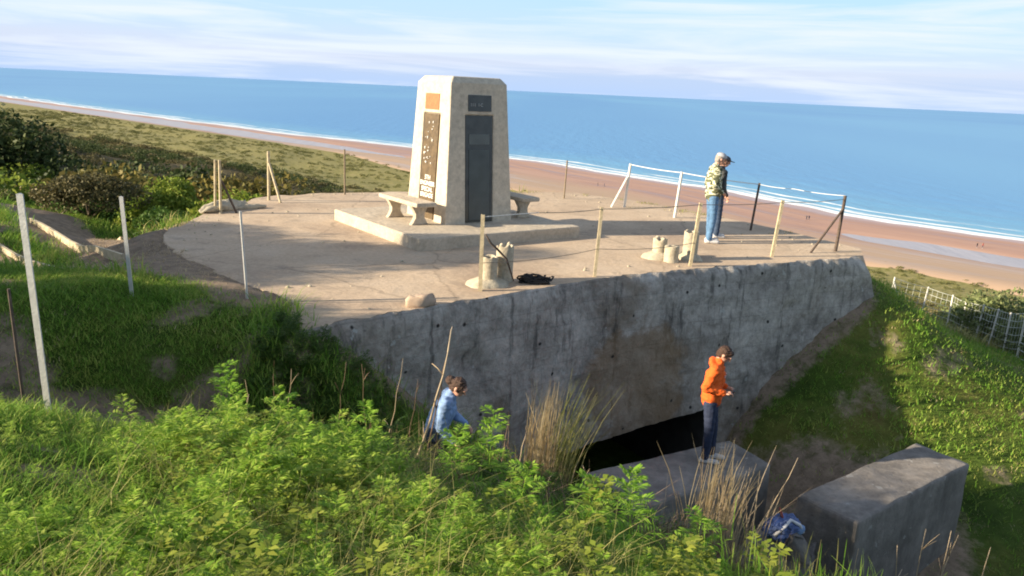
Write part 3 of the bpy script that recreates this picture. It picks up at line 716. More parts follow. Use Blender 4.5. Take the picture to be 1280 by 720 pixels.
# ------------------------------------------------------------------ posts, wires
def post(b, t, r, mat, label, group=None, square=False, name='fence_post', extra=None):
    e = MB()
    bx, by, bz = b
    if square:
        # L-shaped angle iron
        tt = Vector(t) - Vector(b); s = r
        for (ox, oy, sx, sy) in ((0, 0, s * 2, s * .5), (-s * .75, s, s * .5, s * 2)):
            vs = []
            for z in (0, 1):
                for x, y in ((-1, -1), (1, -1), (1, 1), (-1, 1)): vs.append((tt.x * z + ox + x * sx / 2, tt.y * z + oy + y * sy / 2, tt.z * z))
            e.add(vs, [(3, 2, 1, 0), (4, 5, 6, 7), (0, 1, 5, 4), (1, 2, 6, 5), (2, 3, 7, 6), (3, 0, 4, 7)])
    else:
        tt = Vector(t) - Vector(b); e.tube([(0, 0, 0), tt * .5, tt], [r, r * .97, r * .95], 10)
    if extra is None:
        o = e.build(name, mat, smooth=False); o.location = b; return tag(o, label, 'post', group)
    root = empty(name, b, 0, label, 'post', group); e.build('upright', mat, root, smooth=False)
    for (nm, p, q, rr, mm) in extra:
        MB().tube([Vector(p) - Vector(b), Vector(q) - Vector(b)], rr, 8).build(nm, mm, root, smooth=False)
    return root
g1 = 'fence posts along the front edge of the terrace'
post((-.46, 11.27, -.02), (-.46, 11.27, 1.12), .028, M['post_tan'], 'brown angle-iron post at the front edge beside the broken concrete pipe', g1, True)
post((1.32, 12.55, -.02), (1.36, 12.55, 1.13), .024, M['post_tan'], 'tan post on the front edge midway between the two groups of concrete pipes', g1, True)
post((3.10, 13.72, -.02), (3.18, 13.72, 1.12), .026, M['post_tan'], 'tan post on the front edge just right of the small concrete pipe stubs', g1, True)
post((4.91, 14.96, -.02), (4.99, 14.96, 1.08), .026, M['post_tan'], 'tan post on the front edge right of the two standing men', g1, True)
post((6.46, 15.86, -.02), (6.50, 15.86, 1.12), .032, M['post_dark'], 'dark corner post with a slanting brace at the right end of the terrace', g1, False,
     extra=[('brace', (5.85, 15.55, 0), (6.48, 15.84, .85), .022, M['post_dark'])])
g2 = 'fence posts along the back edge of the terrace'
post((5.36, 18.04, -.02), (5.44, 18.04, 1.08), .026, M['post_dark'], 'thin dark post at the back edge right of the two men', g2)
post((3.90, 19.50, -.02), (3.98, 19.50, 1.12), .034, M['post_white'], 'white post at the back edge just left of the two men', g2)
post((2.85, 20.97, -.02), (2.93, 20.97, 1.14), .034, M['post_white'], 'white post with a slanting white brace at the back edge', g2,
     extra=[('brace', (2.50, 20.85, 0), (2.88, 20.95, .80), .03, M['post_white'])])
post((1.33, 22.22, -.02), (1.36, 22.22, 1.05), .022, M['post_brown'], 'thin brown post at the back edge right of the memorial', g2)
post((-4.50, 20.95, -.02), (-4.50, 20.95, 1.18), .024, M['post_brown'], 'lone brown post at the back edge left of the memorial', g2)
post((-6.00, 19.33, -.02), (-5.98, 19.33, 1.18), .036, M['post_tan'], 'pale post with a slanting brace leaning right at the back left rim', g2,
     extra=[('brace', (-5.62, 19.0, 0), (-5.96, 19.3, .90), .03, M['post_tan'])])
post((-6.50, 17.15, -.02), (-6.45, 17.15, 1.14), .026, M['post_tan'], 'left one of a close pair of posts at the left rim of the terrace', g2)
post((-6.36, 17.10, -.02), (-6.34, 17.10, 1.14), .030, M['post_tan'], 'right one of a close pair of posts at the left rim with a dark brace', g2,
     extra=[('brace', (-6.05, 17.2, 0), (-6.33, 17.12, .72), .024, M['post_dark'])])
g3 = 'pale fence posts on the grassy bank'
post((-3.42, 10.0, H1(-3.42, 10.0) - .1), (-3.47, 10.0, 1.22), .016, M['post_pale'], 'thin pale post where the grassy bank meets the terrace', g3)
post((-4.78, 9.72, H1(-4.78, 9.72) - .1), (-4.83, 9.72, 1.38), .024, M['post_pale'], 'pale steel post on the lip of the shaded grassy bank', g3, True)
post((-3.20, 5.2, H1(-3.20, 5.2) - .1), (-3.25, 5.2, 2.05), .022, M['post_pale'], 'tallest pale steel post at the left edge nearest the camera', g3, True)
post((-3.72, 5.75, H1(-3.72, 5.75) - .1), (-3.75, 5.75, 1.25), .012, M['post_dark'], 'short thin grey stake behind the nearest pale post', g3)

def wire(pts, r, mat, label, sag=.03, name='wire', group='wires of the terrace fence'):
    P_ = []
    for a, b in zip(pts[:-1], pts[1:]):
        for k in range(10):
            t = k / 10; P_.append((a[0] + (b[0] - a[0]) * t, a[1] + (b[1] - a[1]) * t, a[2] + (b[2] - a[2]) * t - sag * 4 * t * (1 - t)))
    P_.append(pts[-1]); o = MB().tube(P_, r, 5).build(name, mat); return tag(o, label, 'wire', group)
wire([(-.44, 11.27, 1.09), (.35, 11.86, 1.10)], .007, M['wire_white'], 'short pale wire end sticking out from the post beside the broken pipe', 0)
wire([(.35, 11.86, 1.10), (1.36, 12.55, 1.10), (3.17, 13.72, 1.09), (4.98, 14.96, 1.04), (6.50, 15.86, 1.05)], .006, M['wire'], 'thin brown top wire along the front edge of the terrace', .02)
wire([(-.46, 11.27, .42), (1.34, 12.55, .46), (3.13, 13.72, .42)], .005, M['wire'], 'thin brown lower wire between the left front posts', .05)
wire([(2.93, 20.97, 1.12), (3.98, 19.5, 1.10), (5.44, 18.04, 1.05)], .010, M['wire_white'], 'pale rope rail between the white posts behind the two men', .02)
wire([(5.44, 18.04, 1.05), (5.9, 17.1, 1.08), (6.50, 15.86, 1.12)], .006, M['wire_white'], 'pale rope rail running to the dark corner post', .02)

# netting fence on the right
g4 = 'posts of the white mesh fence'
RF = [((11.12, 23.0), 'first', 1.12), ((13.70, 26.0), '', .95), ((13.71, 25.0), '', 1.0), ((13.69, 24.0), '', 1.0), ((13.04, 22.0), '', 1.05), ((12.96, 21.0), '', 1.05), ((12.48, 19.5), '', 1.08), ((11.93, 18.0), '', 1.12), ((11.3, 16.4), '', 1.12), ((10.6, 14.8), '', 1.12)]
tops = []; bots = []
names4 = ['white mesh fence post nearest the end of the bunker wall', 'white mesh fence post second from the bunker', 'white mesh fence post third from the bunker', 'white mesh fence post fourth from the bunker', 'white mesh fence post fifth from the bunker', 'white mesh fence post sixth from the bunker', 'white mesh fence post beside the grey-green bush', 'white mesh fence post at the right edge of the photo', 'mesh fence post beyond the right edge', 'mesh fence post farthest along to the right']
FX = [(11.12, 22.9), (12.3, 23.3), (12.75, 22.6), (12.85, 22.0), (12.8, 21.2), (12.7, 20.4), (12.42, 19.3), (11.93, 18.0), (11.3, 16.4), (10.6, 14.8)]
for k, (x, y) in enumerate(FX):
    z = H1(x, y); lean = .06 * math.sin(k * 1.7)
    ex = [('brace', (x + .35, y - .3, z), (x + .03, y, z + 1.0), .025, M['post_pale'])] if k == 0 else None
    hgt = 1.12
    post((x, y, z - .1), (x + lean + .05, y, z + hgt), .024, M['post_white'], names4[k], g4, extra=ex)
    tops.append((x + lean + .05, y, z + hgt)); bots.append((x, y, z))
mb = MB()
for r_ in range(7):
    f = .04 + r_ * .155
    pts = [tuple(b[i] + (t[i] - b[i]) * f for i in range(3)) for b, t in zip(bots, tops)]
    for a, b in zip(pts[:-1], pts[1:]):
        mid = ((a[0] + b[0]) / 2, (a[1] + b[1]) / 2, (a[2] + b[2]) / 2 - .015 + random.uniform(-.015, .015)); mb.tube([a, mid, b], .0075, 4)
for k in range(len(FX) - 1):
    for j in range(1, 5):
        t = j / 5; b = [bots[k][i] + (bots[k + 1][i] - bots[k][i]) * t for i in range(3)]; u = [tops[k][i] + (tops[k + 1][i] - tops[k][i]) * t for i in range(3)]
        mb.tube([b, [b[i] + (u[i] - b[i]) * .97 for i in range(3)]], .0045, 4)
tag(mb.build('mesh_fence', mat_simple('grey_fence_wire', (.50, .53, .48), .6, .15, 10)), 'white wire mesh stretched between posts in front of the grey-green bushes', 'fence')

# timber edging boards by the path
def board(a, b, label):
    za, zb = H1(*a) + .03, H1(*b) + .03; L = math.hypot(b[0] - a[0], b[1] - a[1]); pts = []
    mb = MB(); n = 8; w = .025; d = np.array([b[0] - a[0], b[1] - a[1]]) / L; q = np.array([-d[1], d[0]]) * w; vs = []
    for k in range(n + 1):
        t = k / n; x = a[0] + (b[0] - a[0]) * t; y = a[1] + (b[1] - a[1]) * t; z = za + (zb - za) * t + (float(H(np.array([x]), np.array([y]), False)[0]) - (float(H(np.array([a[0]]), np.array([a[1]]), False)[0]) * (1 - t) + float(H(np.array([b[0]]), np.array([b[1]]), False)[0]) * t)) * .8 + .03
        vs += [(x - q[0], y - q[1], z - .1), (x + q[0], y + q[1], z - .1), (x + q[0], y + q[1], z + .06), (x - q[0], y - q[1], z + .06)]
    fs = []
    for k in range(n):
        for j in range(4): fs.append((4 * k + j, 4 * k + (j + 1) % 4, 4 * k + 4 + (j + 1) % 4, 4 * k + 4 + j))
    fs += [(3, 2, 1, 0), (4 * n, 4 * n + 1, 4 * n + 2, 4 * n + 3)]
    tag(mb.add(vs, fs).build('edging_board', M['timber'], smooth=False), label, 'board', 'edging boards along the path')
board((-11.0, 17.9), (-6.5, 13.0), 'longest sunlit timber board edging the dirt path at left')
board((-9.9, 14.9), (-7.4, 12.7), 'timber edging board at the left edge of the photo nearest the bank')
board((-10.1, 19.3), (-8.7, 17.4), 'short timber edging board beyond the longest one')

# ------------------------------------------------------------------ concrete pipes on the terrace
def pipe(name, c, r, h, label, tilt=(0, 0), broken=.0, hollow=.78, group='broken concrete pipes on the terrace', base=0, seed=0):
    e = empty(name, c, 0, label, 'concrete pipe', group); n = 28; mb = MB()
    prof = [(r * 1.03, 0), (r, .03), (r * .99, h * .5), (r, h * .97), (r * .97, h), (r * hollow, h), (r * hollow * .98, h * .72), (r * .02, h * .70)]
    mb.lathe(prof, (0, 0, 0), n); o = mb.build('pipe', M['concrete_pipe'], e)
    s = o.modifiers.new('s', 'SUBSURF'); s.subdivision_type = 'SIMPLE'; s.levels = s.render_levels = 1; apply(o)
    for v in o.data.vertices:
        k = max(0, v.co.z / h - .45) / .55; a = math.atan2(v.co.y, v.co.x)
        v.co.z -= broken * k * (mnoise.noise(Vector((math.cos(a) * 1.6 + seed, math.sin(a) * 1.6, 0))) + .35) * h
        v.co.x += tilt[0] * v.co.z; v.co.y += tilt[1] * v.co.z
        v.co += Vector(mnoise.noise_vector(v.co * 8)) * .008
    o.rotation_euler = (0, 0, 0)
    MB().lathe([(r * hollow * .93, h * .725), (.001, h * .725)], (tilt[0] * h * .7, tilt[1] * h * .7, 0), 20).build('dark_disc', M['black'], e)  # near-black disc set across the hollow of the mouth
    if base:
        b = MB().lathe([(base * 1.1, -.01), (base, .05), (r * 1.1, .10), (r, .11)], (0, 0, 0), 20).build('footing', M['concrete_pipe'], e)
        for v in b.data.vertices: v.co += Vector((*Vector(mnoise.noise_vector(v.co * 5)).xy, 0)) * .09 + Vector((0, 0, mnoise.noise(v.co * 9) * .015))
    return e
pipe('concrete_pipe', (-.36, 11.72, 0), .135, .44, 'front upright concrete pipe with a dark mouth behind the brown post', broken=.05, base=.30, seed=1)
pipe('concrete_pipe', (-.13, 11.98, 0), .135, .60, 'broken concrete pipe with a jagged top standing in the ragged footing', broken=.22, hollow=.62, seed=4)
pipe('concrete_pipe', (2.67, 14.42, 0), .13, .36, 'concrete stub with a broken notched top left of its neighbours', broken=.2, hollow=.55, base=.30, seed=6)
pipe('concrete_pipe', (2.82, 14.05, 0), .13, .29, 'shortest concrete stub standing in front of the notched one', broken=.03, hollow=.3, seed=9)
pipe('concrete_pipe', (3.22, 14.38, 0), .135, .52, 'tallest concrete pipe behind the post at the front edge', broken=.06, hollow=.75, base=.22, seed=12)
# strap lying on broken pipe
tag(MB().tube([(-.42, 11.5, .80), (-.34, 11.56, .66), (-.24, 11.62, .56), (-.10, 11.72, .40), (.02, 11.75, .06)], [.010, .016, .018, .016, .010], 6).build('rusty_bar', M['post_dark']), 'bent rusty bar leaning across the broken concrete pipe', 'iron bar')
mb = MB(); rr = random.Random(5)
for k in range(16):
    a0 = rr.uniform(0, 6.28); R = rr.uniform(.05, .15); cz = rr.uniform(.02, .08); cx = rr.uniform(-.10, .10)
    mb.tube([(cx + R * 1.5 * math.cos(a0 + t * .5), R * .8 * math.sin(a0 + t * .5), cz + .04 * math.sin(a0 * 3 + t)) for t in range(12)], .014, 5)
tag(mb.build('netting', M['black'], loc=(.32, 11.93, .01)), 'dark tangled heap of netting on the edge beside the broken pipe', 'netting')

def _peb():
    P = []; r_ = random.Random(9)
    while len(P) < 150:
        x, y = r_.uniform(-6.6, 7), r_.uniform(9, 23.5)
        e_ = float(seg_d(np.array([x]), np.array([y]), [tuple(p) for p in POLY] + [tuple(POLY[0])])[0])
        if inside(np.array([x]), np.array([y]))[0] and e_ > .12 and r_.random() < math.exp(-e_ / .8) + .06: P.append((x, y))
    mb = MB()
    for x, y in P:
        s_ = r_.uniform(.008, .035); mb.ball((x, y, s_ * .3), (s_, s_ * r_.uniform(.6, 1), s_ * .7), 6)
    return mb
tag(_peb().build('gravel', M['concrete_pipe'], smooth=False), 'scattered pebbles and crumbs of concrete on the terrace', 'gravel', None, 'stuff')
# ------------------------------------------------------------------ people (local frame: facing +x, feet at z=0)
def V3(*a): return Vector(a)
def person(name, label, H_, loc, yaw, pose, outfit, cat='person', vox=.009, group=None):
    h = H_
    J = dict(ankR=(0, -.055, .045), kneR=(.012, -.055, .27), hipR=(0, -.05, .50), ankL=(0, .055, .045), kneL=(.012, .055, .27), hipL=(0, .05, .50),
             pel=(0, 0, .53), wai=(0, 0, .61), che=(0, 0, .72), nec=(0, 0, .845), hed=(.012, 0, .925),
             shR=(0, -.105, .80), elR=(-.01, -.125, .635), wrR=(.03, -.125, .49), shL=(0, .105, .80), elL=(-.01, .125, .635), wrL=(.03, .125, .49), look=(1, 0, -.1), tR=(1, 0, 0), tL=(1, 0, 0))
    J.update(pose); keep = ('look', 'tR', 'tL')
    J = {k: (Vector(v).normalized() if k in keep else Vector(v) * h) for k, v in J.items()}
    root = empty(name, loc, yaw, label, cat, group)
    R = lambda f: f * h
    # head frame
    fx = J['look']; side = V3(0, 0, 1).cross(fx).normalized(); upv = fx.cross(side).normalized(); HM = Matrix((fx, side, upv)).transposed()
    hc = J['hed']; hp_ = lambda x, y, z: hc + HM @ (V3(x, y, z) * h)
    b = MB()
    for a_, c_, r0, r1 in (('hipR', 'kneR', .046, .032), ('kneR', 'ankR', .032, .020), ('hipL', 'kneL', .046, .032), ('kneL', 'ankL', .032, .020), ('shR', 'elR', .027, .022), ('elR', 'wrR', .022, .014), ('shL', 'elL', .027, .022), ('elL', 'wrL', .022, .014)):
        b.capsule(J[a_], J[c_], R(r0), R(r1))
    for a_, c_, r0, r1 in (('pel', 'wai', .062, .058), ('wai', 'che', .058, .068), ('hipR', 'hipL', .05, .05), ('shR', 'shL', .034, .034)): b.capsule(J[a_], J[c_], R(r0), R(r1))
    b.capsule(J['che'], J['nec'], R(.05), R(.033)); b.capsule(J['nec'], hp_(-.012, 0, -.03), R(.033), R(.03))
    b.ball(hc + HM @ V3(-.004 * h, 0, .006 * h), (R(.055), R(.043), R(.056)), 20, HM); b.ball(hp_(.012, 0, -.030), (R(.036), R(.032), R(.034)), 16, HM)
    b.capsule(hp_(.050, 0, .004), hp_(.060, 0, -.014), R(.006), R(.009)); b.capsule(hp_(.045, -.010, -.032), hp_(.045, .010, -.032), R(.006), R(.006))
    b.capsule(hp_(.050, -.022, .012), hp_(.050, .022, .012), R(.007), R(.007))
    for s in (-1, 1): b.ball(hp_(-.004, s * .045, -.004), (R(.012), R(.007), R(.019)), 10, HM)
    for s, S_ in (('R', -1), ('L', 1)):     # feet and hands
        a = J['ank' + s]; t = J['t' + s]; b.capsule(a - V3(0, 0, R(.02)), a + t * R(.085) - V3(0, 0, R(.026)), R(.02), R(.015))
        w = J['wr' + s]; d = (w - J['el' + s]).normalized(); palm = pose.get('hand' + s); d = Vector(palm).normalized() if palm else d
        lat = d.cross(V3(0, 0, 1)); lat = lat if lat.length > .3 else d.cross(V3(1, 0, 0)); lat.normalize(); nrm = lat.cross(d)
        pc = w + d * R(.026); b.capsule(w, pc + d * R(.012), R(.0135), R(.0165), flat=None)
        for k, (o_, L_) in enumerate(((-.017, .036), (-.006, .042), (.005, .040), (.015, .031))):
            p0 = pc + d * R(.014) + lat * R(o_) * .9; p1 = p0 + (d * .8 - nrm * .35 * (1 if nrm.z > 0 else -1)).normalized() * R(L_ * .55); p2 = p1 + (d * .3 - nrm * .9 * (1 if nrm.z > 0 else -1)).normalized() * R(L_ * .5)
            b.capsule(p0, p1, R(.0058), R(.0054), 8, 3); b.capsule(p1, p2, R(.0054), R(.0045), 8, 3)
        tb = w + d * R(.008) - lat * R(.012) * S_; b.capsule(tb, tb + (d * .7 - lat * .8 * S_).normalized() * R(.026), R(.0075), R(.006), 8, 3)
    body = remeshed(b, 'body', M['skin'], vox * .75, root, 3)
    # trousers
    t = MB(); e = .010
    for a_, c_, r0, r1 in (('hipR', 'kneR', .054, .038), ('hipL', 'kneL', .054, .038)): t.capsule(J[a_], J[c_], R(r0), R(r1))
    for s in 'RL':
        k_, a_ = J['kne' + s], J['ank' + s]; t.capsule(k_, a_ + (k_ - a_) * .02, R(.038), R(.033))
    t.capsule(J['pel'], J['hipR'], R(.062), R(.055)); t.capsule(J['pel'], J['hipL'], R(.062), R(.055)); t.capsule(J['pel'], (J['pel'] + J['wai']) / 2, R(.07), R(.068))
    remeshed(t, 'trousers', outfit['legs'], vox, root, 3, .007, .10)
    # top
    j = MB(); f = outfit.get('fat', 1.0)
    j.capsule(J['pel'] + V3(0, 0, R(outfit.get('hem', .0))), J['wai'], R(.082 * f), R(.080 * f)); j.capsule(J['wai'], J['che'], R(.080 * f), R(.080)); j.capsule(J['che'], (J['che'] + J['nec']) / 2, R(.076), R(.055))
    j.capsule(J['shR'], J['shL'], R(.047), R(.047)); j.capsule(J['che'] + V3(0, R(.05), 0), J['pel'] + V3(0, R(.04), R(.02)), R(.055), R(.062)); j.capsule(J['che'] - V3(0, R(.05), 0), J['pel'] + V3(0, -R(.04), R(.02)), R(.055), R(.062))
    for s in 'RL': j.capsule(J['sh' + s], J['el' + s], R(.043), R(.034)); j.capsule(J['el' + s], J['wr' + s] + (J['el' + s] - J['wr' + s]) * .08, R(.034), R(.025))
    j.capsule(J['nec'] - V3(0, R(.012), R(.006)), J['nec'] + V3(0, R(.012), -R(.006)), R(.042), R(.042))
    if outfit.get('hood'): j.capsule(J['nec'] + V3(-R(.045), -R(.03), -R(.012)), J['nec'] + V3(-R(.045), R(.03), -R(.012)), R(.034), R(.034))
    remeshed(j, outfit.get('top_name', 'jacket'), outfit['top'], vox, root, 4, .014, .10)
    for s in 'RL':
        a = J['ank' + s]; tt = J['t' + s]; q = MB(); q.capsule(a + V3(0, 0, -R(.022)) - tt * R(.02), a + tt * R(.095) - V3(0, 0, R(.026)), R(.026), R(.021)); q.capsule(a, a - V3(0, 0, R(.02)), R(.026), R(.028))
        o = remeshed(q, 'shoe', outfit.get('shoe', M['shoe']), vox * .8, root, 2)
        for v in o.data.vertices: v.co.z = max(v.co.z, .004)
    # hair
    hr = MB(); hr.ball(hp_(-.010, 0, .014), (R(.056), R(.049), R(.055)), 20, HM); hr.ball(hp_(-.026, 0, -.012), (R(.038), R(.044), R(.042)), 16, HM)
    if outfit.get('fringe'): hr.ball(hp_(.022, 0, .040), (R(.030), R(.040), R(.020)), 16, HM)
    if outfit.get('bun'):
        hr.ball(hp_(-.075, 0, .000), (R(.034), R(.036), R(.034)), 16, HM)
    if not outfit.get('bald'): remeshed(hr, 'hair', outfit.get('hair', M['hair']), vox * .8, root, 2, .010, .03)
    if outfit.get('bun'): 
        tie = MB(); tie.ball(hp_(-.058, 0, .018), (R(.010), R(.016), R(.014)), 10, HM); tie.build('hair_tie', M['white_cloth'], root)
    if outfit.get('cap'):
        c = MB(); c.ball(hp_(-.004, 0, .030), (R(.060), R(.051), R(.040)), 20, HM); remeshed(c, 'cap', outfit['cap'], vox * .8, root, 2)
        br = MB(); br.ball(hp_(.072, 0, .020), (R(.042), R(.040), R(.006)), 16, HM); br.build('cap_brim', M['cap_dark'], root)
    for s in (-1, 1): MB().ball(hp_(.0475, s * .018, .002), R(.006), 8).build('eye', M['eye'], root)
    return root, J, HM, hp_
SIL = -1.9
# boy in orange
boy, J, HM, hp_ = person('person', 'boy in an orange sweatshirt and dark trousers standing on the low concrete block, head bent', 1.68, (2.72, 10.02, SIL), math.radians(-18),
    dict(hed=(.065, 0, .905), nec=(.03, 0, .845), che=(.012, 0, .72), look=(1, 0, -.75), elR=(-.045, -.13, .655), wrR=(.10, -.075, .615), elL=(-.03, .13, .655), wrL=(.105, .06, .615), shR=(.01, -.1, .795), shL=(.01, .1, .795),
         handR=(.9, .35, .05), handL=(.9, -.35, .05), ankL=(.04, .06, .045), kneL=(.035, .055, .27)), dict(top=M['orange'], legs=M['navy'], fringe=True, hood=True, top_name='sweatshirt', hem=.0, fat=1.0))
ph = MB().box((.17 * 1.68, -.005, .625 * 1.68), (.03, .075, .012)).build('phone', M['phone'], None, smooth=False)
ph.parent = None; ph.data.transform(Matrix.Translation((-.17 * 1.68, .005, -.625 * 1.68))); bevel(ph, .003, 2)
wp = Matrix.Translation((2.72, 10.02, SIL)) @ Matrix.Rotation(math.radians(-18), 4, 'Z') @ Vector((.165 * 1.68, -.01, .620 * 1.68)); ph.location = wp; ph.rotation_euler = (.2, -.5, math.radians(-18))
tag(ph, 'small dark phone held in both hands by the boy in orange', 'phone')
pr = MB(); rr = random.Random(2)
for k in range(5): pr.ball((.134 + .004 * k, rr.uniform(-.05, .014), 1.19 + .018 * k), (.014, .03, .008), 8)
pr.build('chest_print', M['print'], boy)
# girl in blue
gz = H1(-.62, 8.75)
girl, J, HM, hp_ = person('person', 'girl in a pale blue denim jacket with brown hair in a bun, behind the weeds', 1.52, (-.73, 7.75, -1.47), math.radians(-2),
    dict(hed=(.155, -.02, .885), nec=(.10, 0, .825), che=(.06, 0, .715), wai=(.015, 0, .61), shR=(.075, -.105, .785), shL=(.075, .105, .785), elR=(.05, -.14, .63), wrR=(.14, -.12, .53), elL=(.10, .13, .63), wrL=(.2, .10, .56), look=(1, -.3, -.65), kneR=(.05, -.055, .27), ankL=(-.07, .055, .045)),
    dict(top=M['denim'], legs=M['navy'], bun=True, hem=.01, fat=1.02))
bg = MB().box((-.02, -.165, .86), (.15, .05, .15)).build('shoulder_bag', M['jeans_dark'], None, smooth=False); bevel(bg, .03, 3)
bg.location = (-.73, 7.75, -1.47); tag(bg, 'small dark blue shoulder bag hanging at the side of the girl in blue', 'bag')
# two men
person('person', 'man in a camouflage fleece and blue jeans with a grey cap looking out to sea', 1.84, (3.98, 16.22, 0), math.radians(4),
    dict(hed=(.045, -.01, .925), look=(1, -.05, -.30), elR=(-.03, -.145, .64), wrR=(.07, -.10, .57), elL=(-.03, .145, .64), wrL=(.07, .1, .57), ankR=(-.015, -.06, .045), ankL=(.02, .06, .045), tR=(1, -.2, 0)), dict(top=M['camo'], legs=M['jeans'], cap=M['cap'], fat=1.1, hem=.012, hair=mat_simple('grey_hair', (.3, .27, .24), .7, .2, 30)))
person('person', 'second man in a black jacket and dark trousers half hidden beyond the man in camouflage', 1.74, (4.25, 16.85, 0), math.radians(5),
    dict(hed=(.04, -.01, .925), look=(1, -.1, -.25), elR=(-.01, -.14, .64), wrR=(.06, -.12, .52), ankL=(.03, .06, .045)), dict(top=M['dark_jacket'], legs=M['jeans_dark'], cap=M['cap_dark'], fat=1.08))
# beach walkers
def zb(x, y):
    s = np.array([[x * NS[0] + y * NS[1]]]); t = np.array([[x * TS[0] + y * TS[1]]]); return max(-40, float(beachz(s, t, np.array([[x]]), np.array([[y]]))[0, 0]))
for (x, y, yaw, top_, leg_, lb) in [(38.2, 378, .4, 'dark_jacket', 'navy', 'left of two tiny dark figures walking on the sand behind the terrace'), (41.2, 377, .4, 'navy', 'dark_jacket', 'right of two tiny dark figures walking on the sand behind the terrace'),
                           (109.8, 300.4, 1, 'dark_jacket', 'navy', 'lone tiny figure on the beach left of the dark corner post'), (110.9, 300.9, 1, 'navy', 'jeans_dark', 'tiny figure just right of the lone one on the beach'),
                           (148.8, 254.6, 2, 'dark_jacket', 'navy', 'tiny figure by the pool on the beach at right'), (150.4, 254.2, 2, 'red', 'navy', 'tiny figure in red beside the one by the pool')]:
    person('beach_walker', lb, 1.75, (x, y, zb(x, y)), yaw, dict(ankR=(.07, -.05, .045), ankL=(-.07, .05, .045), kneR=(.06, -.05, .27)), dict(top=M[top_], legs=M[leg_]), vox=.03)

# blue bag on the pit floor
bz = H1(3.42, 8.75)
e = empty('backpack', (3.40, 8.75, -2.26), .4, 'blue and white crumpled backpack lying at the foot of the large block', 'backpack')
mb = MB().ball((0, 0, .12), (.24, .17, .15), 20); mb.ball((.16, .02, .10), (.13, .13, .11), 14); o = remeshed(mb, 'sack', M['bag_blue'], .012, e, 2, .045, .07)
o = MB().tube([(-.2, -.1, .1), (-.1, -.14, .22), (.02, -.1, .27), (.14, -.13, .2), (.22, -.12, .08)], .022, 6).build('strap', M['white_cloth'], e)
o = MB().ball((.16, -.12, .12), (.09, .03, .07), 12).build('pocket', M['denim'], e)
o = MB().tube([(-.02, 0, .25), (-.05, 0, .33), (-.08, .0, .40)], [.02, .016, .008], 6).build('red_tag', M['red'], e)
lump('stone', (3.42, 8.8, -2.62), (.45, .35, .38), M['concrete_block'], 'grey broken stone under the blue backpack', 'stone', 20)
# pale stones on the far slope
for k, (x, y) in enumerate([(7.15, 12.2), (7.35, 12.0)]): lump('stone', (x, y, H1(x, y) + .04), (.10, .08, .07), M['post_white'], ('upper' if k == 0 else 'lower') + ' of two small pale stones on the slope behind the large block', 'stone', 30 + k)
lump('stone', (2.35, 12.75, -2.75), (.26, .2, .22), M['concrete_pipe'], 'pale rubble chunk jammed at the left end of the dark slot', 'stone', 41) if False else None

# ------------------------------------------------------------------ ground, beach and sea
gr = grid(np.arange(-34, 34.01, .14), np.arange(-12, 40.01, .14), 'ground', H, M['ground'], dirt)
tag(gr, kind='structure')
Sg = np.r_[np.arange(-4000, -160, 160), np.arange(-160, -40, 12), np.arange(-40, 282, 2.5)]
Tg = np.r_[np.arange(-3000, -200, 200), np.arange(-200, -60, 14), np.arange(-60, 260, 3.0), np.arange(260, 800, 7), np.arange(800, 2000, 25), np.arange(2000, 9000, 400)]
hills = st_grid('hills', Sg, Tg, farz, M['far_ground'], None, lambda A, B: sstep(120, 190, A + 40 * fbm(B / 60, A / 60, 3, 8)) * .75)
tag(hills, kind='structure')
beach = st_grid('beach', np.arange(206, 430, 1.7), np.r_[np.arange(-300, 30, 10), np.arange(30, 620, 4), np.arange(620, 1700, 12), np.arange(1700, 9000, 200)], beachz, M['beach'], lambda A, B: ((shore(B) - A) / 100, B / 100))
tag(beach, kind='structure')
# sea: fine near shore, huge beyond; its inner edge runs under the beach
Ts = np.r_[np.arange(-60000, -3000, 3000), np.arange(-3000, -300, 150), np.arange(-300, 30, 10), np.arange(30, 620, 4), np.arange(620, 1700, 12), np.arange(1700, 9000, 200), np.arange(9000, 90000, 3000)]
Us = np.r_[np.array([-110, -60, -20]), np.arange(-8, 60, 1.5), np.arange(60, 200, 6), np.arange(200, 2000, 90), np.arange(2000, 90001, 4000)]
A, B = np.meshgrid(Us, Ts); S = A + shore(B)
X = S * NS[0] + B * TS[0]; Y = S * NS[1] + B * TS[1]
swell = .18 * np.sin((A + fbm(B / 45, A * 0, 3, 51) * 22) / 26 * 2 * np.pi) ** 3 * sstep(4, 14, A) * (1 - sstep(90, 190, A))
Z = -40 + swell
i = np.arange(A.size).reshape(A.shape)
sea = link('sea', np_mesh('sea', np.c_[X.ravel(), Y.ravel(), Z.ravel()], np.c_[i[:-1, :-1].ravel(), i[:-1, 1:].ravel(), i[1:, 1:].ravel(), i[1:, :-1].ravel()], np.c_[A.ravel() / 100, B.ravel() / 100]), M['sea'])
tag(sea, kind='structure')

